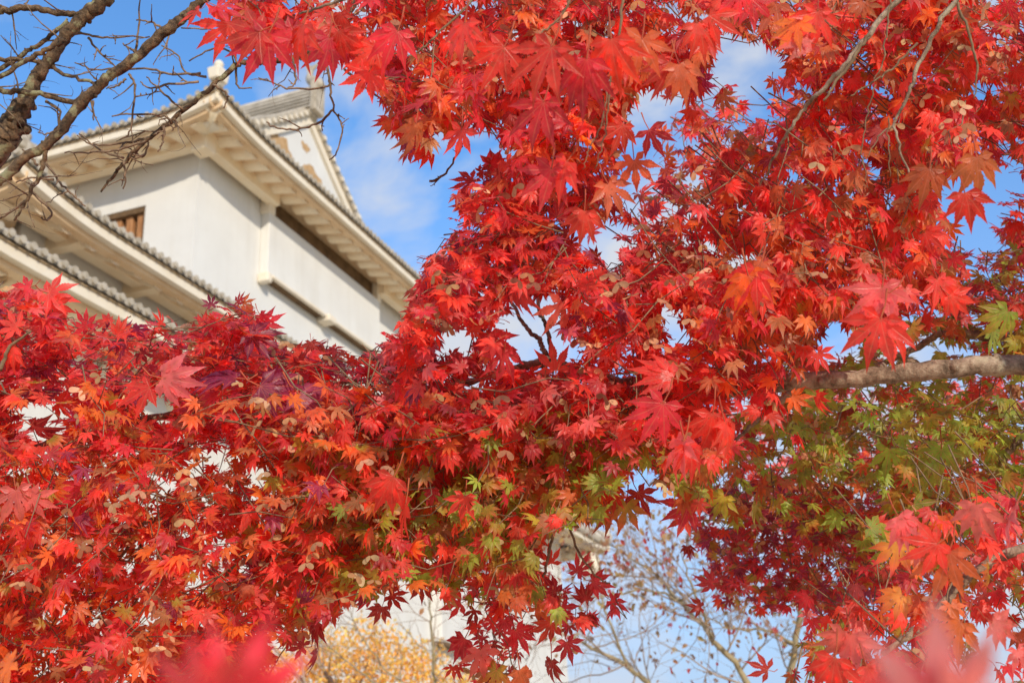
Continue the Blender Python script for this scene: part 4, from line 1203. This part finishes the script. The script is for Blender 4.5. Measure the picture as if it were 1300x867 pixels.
foliage(lvA, None, P_top, (2.9, 3.4), 120, (5, 9), (0.038, 0.055), [('scarlet', 4), ('crimson', 3)], tl, 'mix', 14, 0.02, 0.05)
for h in ((38, 365, 30, 160, 2.3, 'crimson'), (62, 372, 40, 10, 2.3, 'scarlet'), (70, 385, 34, 60, 2.3, 'scarlet'), (58, 404, 36, 70, 2.25, 'crimson'), (18, 440, 36, 120, 2.2, 'scarlet'), (22, 415, 30, 200, 2.2, 'scarlet'), (60, 408, 28, 20, 2.3, 'crimson'),
          (302, 384, 18, 300, 2.3, 'deep'), (308, 385, 17, 340, 2.3, 'rust'), (268, 388, 16, 250, 2.4, 'plum'), (330, 400, 26, 60, 2.3, 'crimson'), (318, 425, 45, 20, 2.25, 'plum'), (335, 412, 30, 330, 2.3, 'crimson'), (395, 434, 18, 80, 2.4, 'deep'), (205, 412, 22, 260, 2.4, 'scarlet'), (196, 418, 28, 30, 2.4, 'crimson'), (110, 415, 26, 230, 2.4, 'crimson'), (150, 425, 25, 300, 2.4, 'scarlet'), (258, 415, 26, 310, 2.4, 'scarlet'),
          (20, 622, 48, 80, 2.0, 'pink'), (40, 632, 36, 20, 2.0, 'pink'), (205, 480, 62, 10, 2.1, 'pink'), (190, 492, 48, 150, 2.1, 'scarlet'), (330, 490, 70, 20, 2.1, 'plum'), (380, 500, 70, 40, 2.1, 'plum'), (470, 520, 60, 150, 2.2, 'plum'), (300, 480, 70, 190, 2.15, 'plum'), (40, 540, 60, 30, 2.1, 'deep'), (110, 620, 62, 120, 2.1, 'crimson'), (90, 690, 55, 140, 2.1, 'crimson'), (245, 690, 60, 100, 2.2, 'crimson'), (405, 685, 34, 110, 2.2, 'orange'), (15, 840, 55, 140, 1.6, 'orange')):
    hero(lvA, *h)
local(tl, bl).build('twigs', BARK_TWIG, left)
lvA.build('crown', LEAF, left, np.array(bl), STALK)
sdA.build('seed_keys', SEED, left, np.array(bl))

# -- right maple
brt = (1.95, 2.2, 0.0)
right = maple('tall maple at right with thick sunlit limb and green leaves beneath scarlet ones', brt,
              [(1.95, 2.2, -0.1), (1.92, 2.2, 1.2), (1.86, 2.2, 2.0), (1.80, 2.2, 2.6), (1.7, 2.15, 3.3)], [0.15, 0.12, 0.10, 0.08, 0.04])
rl = [([(1660, 560), (1480, 475), (1300, 464), (1230, 466), (1150, 473), (1080, 481), (1005, 484), (975, 490), (930, 494), (880, 494), (830, 490), (780, 487), (745, 478), (705, 462), (690, 460), (660, 466), (625, 474), (600, 484), (560, 492), (510, 505)], [2.2] * 3 + [2.2, 2.22, 2.26, 2.3, 2.34] + [2.4, 2.46, 2.5, 2.52] + [2.55] * 8, [21, 16, 13, 12.5, 12, 11.2, 10.8, 10.4, 10, 10.5, 10, 9.5, 8.5, 7.5, 7, 5.5, 5, 4.5, 3.5, 2]),
      ([(700, 462), (690, 445), (684, 430), (672, 420), (655, 395), (640, 360), (630, 310), (628, 250)], 2.7, [4.5, 3.6, 3.2, 2.8, 2.4, 2, 1.6, 1]),
      ([(702, 458), (698, 435), (692, 412), (683, 390), (690, 350), (720, 310)], 2.7, [3.4, 3.0, 2.6, 2.4, 2, 1.4]),
      ([(1180, 470), (1140, 452), (1115, 436), (1090, 410), (1050, 402), (1020, 398)], 2.65, [5.5, 4, 3.6, 3.2, 2.6, 2.4]),
      ([(1440, 425), (1300, 428), (1255, 428), (1210, 422), (1180, 432), (1120, 462), (1075, 470), (1050, 482)], 3.0, [10, 7, 6, 5, 4.5, 4, 3.8, 3.5]),
      ([(1010, 492), (985, 515), (965, 530), (945, 548), (930, 562)], 2.65, [5, 4, 3.4, 2.4, 1.8]),
      ([(1560, 420), (1400, 520), (1310, 545), (1280, 575), (1262, 605), (1240, 620)], 2.6, [11, 8, 5.5, 5, 4.5, 3]),
      ([(1110, 500), (1090, 540), (1065, 570), (1040, 590)], 2.7, [2.4, 2, 1.6, 1.2]),
      ([(1560, 700), (1400, 690), (1290, 700), (1235, 728), (1205, 758), (1175, 790), (1155, 806), (1120, 830)], 1.95, [12, 9, 7, 6.2, 6, 5.2, 4.6, 3]),
      ([(1205, 760), (1198, 785), (1195, 800)], 1.95, [4, 3.2, 2.4]),
      ([(780, 490), (760, 540), (735, 590), (712, 640), (700, 690), (690, 730), (672, 770)], 2.6, [3.6, 3, 2.6, 2.2, 2.0, 1.8, 1.2]),
      ([(712, 640), (735, 700), (760, 735), (775, 740)], 2.6, [1.8, 1.5, 1.2, 0.8]), ([(560, 640), (530, 670), (490, 700)], 2.7, [2, 1.6, 1])]
for i, (px, d, rr) in enumerate(rl):
    m_ = MB(); limb(m_, px, d, rr, 7, 10 if rr[0] > 8 else 7, 0.06, i + 2, 0.006)
    if i == 0:
        S, R2 = limb(MB(), px, d, rr, 7, 10, 0.0, i + 2, 0.006)
        for k in (16, 23, 31, 38, 44, 52, 60, 75):
            o = unit([random.gauss(0, .5), -0.6, random.gauss(0, .8)])
            m_.tube([S[k] + o * R2[k] * 0.4, S[k] + o * R2[k] * 1.12, S[k] + o * R2[k] * 1.4], [R2[k] * 0.75, R2[k] * 0.45, R2[k] * 0.16], 8, 0.1)
    local(m_, brt).build('branch', BARK_MAPLE, right)
tr_ = MB(); lvB, lvG, sdB = Leaves(T_HI), Leaves(T_HI), Leaves(T_SEED)
P_mid = [(600, 222), (640, 204), (668, 240), (684, 285), (722, 302), (790, 325), (845, 300), (880, 380), (900, 480), (880, 560), (520, 560), (500, 440), (515, 398), (536, 366), (541, 334), (572, 300), (592, 265), (586, 238)]
foliage(lvB, sdB, P_mid, (2.0, 2.55), 390, (4, 8), (0.029, 0.043), [('scarlet', 6), ('crimson', 3), ('pink', 1.5), ('rust', .8), ('deep', 1.0), ('plum', .4)], tr_, 'mix', 21, 0.02, 0.12)
P_cl = [(380, 540), (520, 530), (880, 520), (900, 560), (880, 600), (840, 612), (800, 610), (790, 650), (770, 690), (720, 700), (690, 735), (640, 740), (600, 716), (570, 745), (548, 728), (520, 745), (470, 768), (400, 770), (360, 690)]
foliage(lvB, sdB, P_cl, (2.05, 2.7), 360, (4, 8), (0.032, 0.046), [('scarlet', 3.4), ('crimson', 1.8), ('rust', 2.0), ('olive', 1.5), ('olive>rust', 1.6), ('green>olive', 1.3), ('brown', 1.0), ('orange', .5)], tr_, 'droop', 22, 0.02, 0.14)
foliage(lvB, None, P_cl, (2.8, 3.4), 150, (5, 9), (0.036, 0.052), [('scarlet', 3), ('rust', 2), ('crimson', 2), ('olive>rust', 1)], tr_, 'mix', 42, 0.02, 0.05)
foliage(lvB, None, P_mid, (2.9, 3.3), 90, (5, 9), (0.036, 0.052), [('scarlet', 3), ('crimson', 2)], tr_, 'mix', 43, 0.02, 0.05)
P_hang = [(572, 742), (640, 722), (720, 702), (768, 735), (800, 768), (764, 792), (752, 822), (735, 852), (720, 890), (690, 960), (590, 960), (602, 880), (572, 846), (596, 812), (566, 775)]
foliage(lvB, sdB, P_hang, (2.45, 2.8), 44, (2, 4), (0.032, 0.042), [('crimson', 4), ('deep', 3), ('scarlet', 2), ('olive>rust', 1)], tr_, 'mix', 23, 0.02, 0.08)
P_ru = [(860, 320), (900, 560), (960, 560), (990, 500), (1060, 420), (1180, 380), (1250, 310), (1600, 260), (1600, 120), (1000, 120), (940, 110), (850, 150), (842, 190), (800, 195), (790, 260), (845, 310)]
foliage(lvB, sdB, P_ru, (2.7, 3.3), 260, (4, 8), (0.038, 0.054), [('scarlet', 4), ('crimson', 3), ('rust', 2), ('deep', 1.4), ('brown', .8), ('orange', 1), ('olive>rust', .5)], tr_, 'mix', 24, 0.02, 0.12)
foliage(lvB, sdB, [(1225, 300), (1262, 300), (1300, 262), (1600, 240), (1600, 420), (1180, 420), (1190, 340)], (2.6, 3.3), 110, (4, 8), (0.034, 0.048), [('crimson', 3), ('plum', 2), ('rust', 2), ('olive>rust', 2), ('olive', 1.5), ('deep', 1.5), ('scarlet', 2)], tr_, 'mix', 47, 0.02, 0.1)
foliage(lvB, sdB, [(1225, 100), (1600, 100), (1600, 240), (1300, 205), (1240, 215)], (2.3, 2.9), 50, (4, 8), (0.034, 0.048), [('crimson', 3), ('rust', 2), ('scarlet', 3), ('olive>rust', 1)], tr_, 'mix', 48, 0.02, 0.1)
foliage(lvB, sdB, [(925, 470), (985, 455), (995, 500), (960, 515), (920, 510)], (2.05, 2.25), 12, (4, 7), (0.032, 0.045), [('scarlet', 4), ('crimson', 2), ('orange', 1)], tr_, 'droop', 49, 0.02, 0.1)
P_gr = [(900, 560), (960, 505), (1000, 492), (1040, 410), (1180, 395), (1250, 340), (1600, 290), (1600, 660), (1250, 660), (1150, 690), (1000, 660), (900, 640), (850, 612)]
foliage(lvG, sdB, P_gr, (2.75, 3.6), 400, (4, 8), (0.038, 0.055), [('green', 2.6), ('green>olive', 3.2), ('olive', 2.6), ('olive>rust', 2.2), ('rust', 1.6), ('scarlet', 1.6), ('yellow>olive', .4), ('brown', 1)], tr_, 'mix', 25, 0.02, 0.12)
foliage(lvG, sdB, [(960, 505), (1120, 495), (1300, 470), (1600, 440), (1600, 640), (1230, 640), (1150, 600), (1000, 600)], (2.4, 2.75), 80, (4, 7), (0.032, 0.046), [('green', 4), ('green>olive', 4), ('olive', 2), ('yellow>olive', 1), ('olive>rust', 1.5)], tr_, 'mix', 44, 0.02, 0.08)
foliage(lvG, None, [(470, 560), (640, 540), (800, 560), (800, 640), (690, 720), (540, 720), (430, 660)], (2.0, 2.3), 56, (3, 6), (0.028, 0.040), [('green', 3), ('green>olive', 4), ('olive>rust', 2), ('yellow>olive', .6)], tr_, 'mix', 45, 0.02, 0)
P_pk = [(900, 520), (1250, 480), (1500, 520), (1500, 720), (1150, 720), (960, 660)]
foliage(lvB, sdB, P_pk, (3.7, 4.6), 300, (5, 9), (0.034, 0.048), [('scarlet', 4), ('pink', 2), ('crimson', 2), ('orange', 1)], None, 'mix', 26, 0.02, 0.15)
P_pu = [(868, 640), (960, 610), (1150, 640), (1230, 720), (1130, 760), (1040, 778), (960, 768), (905, 745), (872, 690)]
foliage(lvB, sdB, P_pu, (3.1, 4.1), 230, (4, 8), (0.032, 0.044), [('crimson', 3), ('plum', 2.4), ('deep', 2), ('scarlet', 1.2), ('olive>rust', 1.2), ('brown', 1)], tr_, 'mix', 27, 0.02, 0.14)
P_br = [(965, 960), (985, 850), (1022, 790), (1060, 760), (1090, 710), (1200, 650), (1290, 600), (1600, 560), (1600, 1000)]
foliage(lvB, sdB, P_br, (1.75, 2.5), 150, (3, 6), (0.033, 0.047), [('scarlet', 5), ('pink', 2.2), ('crimson', 2), ('orange', 1), ('rust', 1), ('olive>rust', .7)], tr_, 'droop', 28, 0.02, 0.06)
foliage(lvG, sdB, P_br, (2.3, 3.1), 120, (4, 7), (0.032, 0.046), [('crimson', 3), ('rust', 2), ('olive', 2), ('olive>rust', 2), ('green>olive', 1.2), ('scarlet', 2)], tr_, 'mix', 29, 0.02, 0.1)
for h in ((634, 213, 28, 210, 2.5, 'scarlet'), (622, 210, 26, 300, 2.5, 'crimson'), (600, 228, 34, 150, 2.5, 'crimson'), (612, 240, 34, 20, 2.5, 'plum'), (600, 262, 30, 210, 2.5, 'crimson'), (655, 236, 36, 30, 2.5, 'deep'), (660, 262, 32, 80, 2.5, 'crimson'), (720, 296, 24, 200, 2.5, 'deep'),
          (655, 360, 52, 75, 2.1, 'pink'), (575, 385, 48, 140, 2.2, 'pink'), (620, 425, 46, 60, 2.1, 'crimson'), (640, 445, 45, 100, 2.1, 'crimson'), (715, 385, 50, 120, 2.1, 'pink'), (705, 470, 40, 260, 2.1, 'scarlet'), (690, 490, 60, 100, 2.1, 'crimson'), (500, 605, 62, 120, 1.9, 'scarlet'), (515, 640, 60, 100, 1.9, 'scarlet'), (590, 630, 34, 100, 2.0, 'scarlet'), (560, 555, 44, 60, 2.1, 'olive>rust'), (712, 545, 26, 110, 2.2, 'green>olive'), (700, 570, 40, 80, 2.2, 'rust'),
          (842, 512, 68, 120, 1.8, 'crimson'), (868, 560, 62, 110, 1.75, 'pink'), (872, 565, 58, 70, 1.75, 'scarlet'), (905, 525, 60, 100, 1.8, 'scarlet'), (920, 535, 58, 75, 1.8, 'scarlet'), (855, 480, 60, 200, 1.9, 'scarlet'),
          (1128, 372, 62, 150, 1.6, 'pink'), (1120, 365, 72, 100, 1.6, 'pink'), (1118, 405, 78, 110, 1.58, 'scarlet'), (1130, 415, 60, 60, 1.6, 'scarlet'), (1190, 355, 44, 70, 1.8, 'scarlet'), (1205, 375, 40, 40, 1.8, 'scarlet'), (960, 345, 66, 120, 1.9, 'scarlet'), (950, 350, 66, 75, 1.9, 'orange'),
          (1140, 655, 56, 60, 1.7, 'pink'), (1240, 640, 60, 90, 1.6, 'pink'), (1290, 640, 70, 120, 1.6, 'pink'), (1205, 700, 75, 110, 1.6, 'rust'), (1190, 690, 55, 150, 1.6, 'scarlet'), (1140, 690, 46, 100, 1.8, 'gold>scarlet'), (1145, 755, 40, 140, 1.8, 'gold>rust'), (1070, 800, 50, 120, 1.7, 'pink'), (1080, 805, 60, 80, 1.7, 'pink'), (1060, 835, 70, 100, 1.5, 'scarlet'), (1100, 845, 50, 70, 1.6, 'scarlet'), (975, 850, 30, 200, 1.7, 'deep'), (1220, 790, 60, 130, 1.5, 'orange'), (1260, 790, 45, 30, 1.5, 'pink'),
          (870, 655, 30, 110, 2.4, 'scarlet'), (875, 640, 44, 150, 2.2, 'crimson'), (810, 625, 36, 60, 2.3, 'deep'), (795, 640, 40, 100, 2.3, 'olive>rust'), (770, 640, 40, 80, 2.3, 'rust'),
          (733, 726, 30, 300, 2.6, 'crimson'), (752, 738, 30, 10, 2.6, 'crimson'), (776, 762, 28, 30, 2.6, 'crimson'), (700, 715, 26, 260, 2.6, 'scarlet'), (706, 752, 34, 200, 2.6, 'crimson'), (745, 780, 28, 100, 2.6, 'deep'), (744, 762, 26, 250, 2.6, 'deep'), (712, 770, 34, 80, 2.55, 'crimson'), (700, 790, 34, 120, 2.5, 'scarlet'), (590, 810, 38, 120, 2.5, 'crimson'), (610, 825, 40, 80, 2.4, 'pink'), (655, 800, 36, 60, 2.5, 'crimson'), (700, 838, 34, 90, 2.5, 'deep'), (585, 765, 30, 160, 2.55, 'crimson'), (660, 745, 36, 100, 2.5, 'crimson'), (485, 770, 26, 110, 2.55, 'deep'), (495, 755, 26, 20, 2.55, 'deep'), (470, 760, 28, 150, 2.5, 'crimson'), (535, 740, 30, 90, 2.5, 'deep'), (405, 790, 34, 120, 2.5, 'crimson'), (400, 825, 32, 90, 2.5, 'deep'), (385, 820, 26, 200, 2.5, 'crimson'), (680, 770, 30, 20, 2.5, 'rust'), (640, 770, 34, 150, 2.5, 'scarlet'), (720, 815, 30, 70, 2.5, 'crimson'), (630, 850, 40, 110, 2.4, 'olive>rust'), (660, 850, 44, 80, 2.4, 'rust'), (890, 770, 20, 190, 3.0, 'deep'), (905, 740, 26, 200, 3.0, 'crimson')):
    hero(lvB, *h)
for h in ((1280, 395, 46, 130, 2.4, 'green>olive'), (1260, 420, 40, 80, 2.5, 'green'), (1195, 570, 44, 90, 2.4, 'green>olive'), (1130, 570, 40, 100, 2.5, 'green'), (1045, 500, 40, 130, 2.6, 'green>olive'), (1165, 590, 36, 70, 2.5, 'green>olive'), (1105, 670, 40, 20, 2.0, 'green>olive'), (1130, 690, 40, 160, 2.0, 'green'), (1160, 640, 36, 30, 2.0, 'green>olive'), (960, 640, 34, 100, 2.4, 'olive'), (920, 630, 34, 120, 2.4, 'yellow>olive')):
    hero(lvG, *h)
local(tr_, brt).build('twigs', BARK_TWIG, right)
lvB.build('crown', LEAF, right, np.array(brt), STALK)
gcr = lvG.build('crown', LEAF, right, np.array(brt), STALK); gcr['label'] = 'green and olive leaves turning red on shaded lower boughs'
sdB.build('seed_keys', SEED, right, np.array(brt))

# -- near maple whose boughs hang in from above
bn = (1.75, 0.55, 0.0)
near = maple('maple arching overhead with large scarlet leaves hanging in from the top', bn,
             [(1.75, 0.55, -0.1), (1.72, 0.6, 1.3), (1.62, 0.75, 2.4), (1.45, 0.95, 2.95)], [0.12, 0.10, 0.08, 0.055])
nlm = [([(2300, -560), (1800, -330), (1450, -190), (1240, -80), (1140, 0), (1100, 48), (1068, 88), (1040, 118), (1018, 142), (1000, 170), (985, 196), (965, 235)], [1.6, 1.75, 1.8, 1.85, 1.85, 1.85, 1.85, 1.87, 1.9, 1.9, 1.95, 2.0], [24, 18, 12, 8, 5.6, 5.2, 4.8, 4.0, 3.4, 3, 2.6, 1.5]),
       ([(1104, 44), (1085, 72), (1062, 104), (1045, 128)], 1.82, [3.6, 3.4, 3.0, 2.0]),
       ([(1450, -190), (1300, -110), (1212, 0), (1185, 45), (1165, 88), (1150, 128), (1135, 158), (1145, 195), (1162, 245)], 1.8, [9, 6, 4.6, 4.2, 3.8, 3, 2.6, 2.2, 1.4]),
       ([(1212, 0), (1232, 50), (1240, 90), (1236, 125)], 1.8, [3, 2.4, 2, 1.2]), ([(1165, 55), (1135, 85), (1112, 102), (1080, 122)], 1.8, [2.2, 2, 1.8, 1.2]),
       ([(1130, 0), (1125, 40), (1120, 80), (1108, 105)], 1.78, [1.8, 1.6, 1.4, 1]), ([(1135, 160), (1115, 175), (1100, 200)], 1.8, [1.6, 1.3, 0.8]),
       ([(1128, 150), (1128, 185), (1130, 225)], 1.8, [1.4, 1.2, 0.8]), ([(1112, 108), (1100, 150), (1095, 200), (1102, 240)], 1.8, [1.3, 1.2, 1, 0.7]),
       ([(1240, -80), (1000, -130), (780, -90), (640, -40), (520, -20), (430, 2), (380, 18)], [1.85, 1.75, 1.7, 1.7, 1.75, 1.8, 1.85], [9, 8, 7, 5, 4, 3, 2]),
       ([(780, -90), (790, 0), (780, 80), (772, 118), (768, 170), (755, 215)], 1.65, [4, 3, 2.2, 1.8, 1.6, 1]), ([(770, 115), (762, 160), (748, 190), (740, 215)], 1.65, [1.6, 1.4, 1.2, .8]),
       ([(735, -60), (720, 10), (690, 40), (680, 60)], 1.7, [2.6, 2.2, 1.8, 1]), ([(640, -40), (560, 40), (520, 70), (470, 60)], 1.8, [2.6, 2, 1.5, 1])]
for i, (px, d, rr) in enumerate(nlm):
    rr = [v * 0.68 for v in rr]
    m_ = MB(); limb(m_, px, d, rr, 7, 9 if rr[0] > 4 else 6, 0.07, i + 40, 0.005)
    local(m_, bn).build('branch', BARK_TWIG if rr[0] < 4 else BARK_MAPLE, near)
tn = MB(); lvC, sdC = Leaves(T_HI), Leaves(T_SEED)
P_tc = [(470, -50), (478, 110), (494, 160), (524, 195), (545, 200), (565, 165), (600, 172), (622, 188), (650, 200), (690, 265), (735, 300), (778, 262), (800, 185), (812, 135), (850, 110), (880, 135), (905, 90), (905, 50), (935, 20), (935, -50)]
foliage(lvC, sdC, P_tc, (2.0, 2.55), 290, (4, 8), (0.035, 0.050), [('scarlet', 5), ('crimson', 2.6), ('rust', 2.2), ('orange', .8), ('brown', 1.0), ('deep', 1.0), ('plum', .3)], tn, 'droop', 31, 0.02, 0.14)
P_ur = [(935, -50), (940, 40), (985, 62), (1006, 95), (1000, 130), (960, 180), (900, 230), (850, 320), (880, 420), (900, 500), (960, 420), (1100, 400), (1200, 350), (1200, 220), (1300, 200), (1400, 180), (1400, -50)]
foliage(lvC, sdC, P_ur, (2.0, 2.55), 390, (4, 8), (0.034, 0.049), [('scarlet', 4.5), ('rust', 3), ('orange', 1.4), ('crimson', 2), ('brown', 1.2), ('deep', .8), ('olive>rust', .5)], tn, 'droop', 32, 0.02, 0.12)
P_tl = [(300, -50), (310, 30), (380, 60), (440, 62), (475, 100), (475, -50)]
foliage(lvC, sdC, P_tl, (1.95, 2.3), 34, (3, 5), (0.036, 0.050), [('scarlet', 5), ('crimson', 3), ('rust', 1)], tn, 'droop', 33, 0.02, 0.2)
for h in ((252, 14, 30, 150, 1.75, 'scarlet'), (275, 8, 40, 20, 1.75, 'crimson'), (292, 32, 55, 150, 1.75, 'scarlet'), (340, 45, 78, 120, 1.7, 'crimson'), (330, 40, 62, 160, 1.7, 'scarlet'), (385, 32, 78, 110, 1.7, 'scarlet'), (372, 40, 55, 140, 1.72, 'crimson'), (418, 48, 62, 100, 1.75, 'crimson'), (430, 40, 45, 60, 1.75, 'scarlet'), (478, 62, 55, 145, 1.75, 'scarlet'), (468, 92, 44, 120, 1.75, 'scarlet'), (505, 40, 60, 110, 1.7, 'crimson'), (528, 158, 48, 100, 1.85, 'rust'), (586, 165, 42, 95, 1.9, 'scarlet'), (536, 130, 40, 160, 1.8, 'crimson'),
          (590, 30, 62, 100, 1.55, 'scarlet'), (640, 60, 70, 120, 1.55, 'scarlet'), (700, 60, 90, 115, 1.5, 'scarlet'), (745, 75, 88, 100, 1.5, 'crimson'), (776, 50, 84, 85, 1.5, 'scarlet'), (815, 50, 66, 100, 1.55, 'rust'), (690, 130, 72, 110, 1.6, 'crimson'), (720, 205, 66, 130, 1.6, 'scarlet'), (700, 215, 62, 100, 1.6, 'crimson'), (772, 234, 46, 60, 1.75, 'rust'), (742, 268, 46, 95, 1.75, 'scarlet'), (824, 165, 40, 60, 1.8, 'crimson'), (805, 205, 42, 85, 1.8, 'rust'), (790, 160, 40, 110, 1.8, 'scarlet'), (862, 82, 58, 70, 1.65, 'rust'), (850, 80, 52, 110, 1.65, 'scarlet'), (885, 30, 52, 70, 1.65, 'scarlet'), (900, 20, 50, 30, 1.65, 'scarlet'),
          (940, -10, 45, 100, 1.65, 'crimson'), (985, 5, 48, 120, 1.65, 'rust'), (1012, 28, 50, 120, 1.6, 'orange'), (1038, 15, 52, 95, 1.6, 'scarlet'), (1030, 55, 50, 200, 1.6, 'pink'), (955, 0, 40, 80, 1.65, 'crimson'), (1240, 200, 60, 80, 1.6, 'rust'), (1180, 215, 50, 100, 1.65, 'rust'), (1225, 245, 55, 75, 1.6, 'scarlet')):
    hero(lvC, *h)
local(tn, bn).build('twigs', BARK_TWIG, near)
lvC.build('crown', LEAF, near, np.array(bn), STALK)
sdC.build('seed_keys', SEED, near, np.array(bn))

# -- two young shoots right in front of the lens, out of focus
def shoot(label, base, stem_px, d, heroes):
    rt = empty('maple_sapling', base); tag(rt, label, 'sapling', 'maple saplings close to the viewer')
    st = MB(); top = [at(x, y, d) for x, y in stem_px]; b0 = np.array(base)
    pts = [b0 + (top[0] - b0) * t for t in np.linspace(0, 1, 24)] + top[1:]
    P = smooth_path(pts, 4); st.tube(P, np.linspace(0.003, 0.0007, len(P)), 6)
    local(st, base).build('stem', BARK_TWIG, rt)
    lv = Leaves(T_HI)
    for h in heroes: hero(lv, *h, stalk=0)
    lv.build('leaves', LEAF, rt, np.array(base), STALK)
shoot('blurred bright red maple shoot tip low at left before the golden tree', ground_below(at(260, 1100, 0.31)), [(262, 960), (270, 910), (280, 885)], 0.31,
      [(300, 905, 128, 282, 0.31, 'rose', 0.1, 0.5, 0), (262, 890, 95, 215, 0.31, 'rose', 0, 0.8, 0), (300, 880, 70, 350, 0.305, 'crimson', 0, 0.7, 4), (280, 930, 120, 190, 0.315, 'rose', 0, 0.8, 1)])
shoot('blurred pink maple shoot tip low at right before the red leaves', ground_below(at(1200, 1100, 0.31)), [(1205, 990), (1203, 930), (1200, 900)], 0.31,
      [(1200, 915, 150, 262, 0.31, 'blush', 0.1, 0.9, 0), (1215, 905, 90, 335, 0.307, 'blush', 0, 0.9, 4), (1190, 900, 100, 205, 0.313, 'rose', 0, 0.8, 1)])
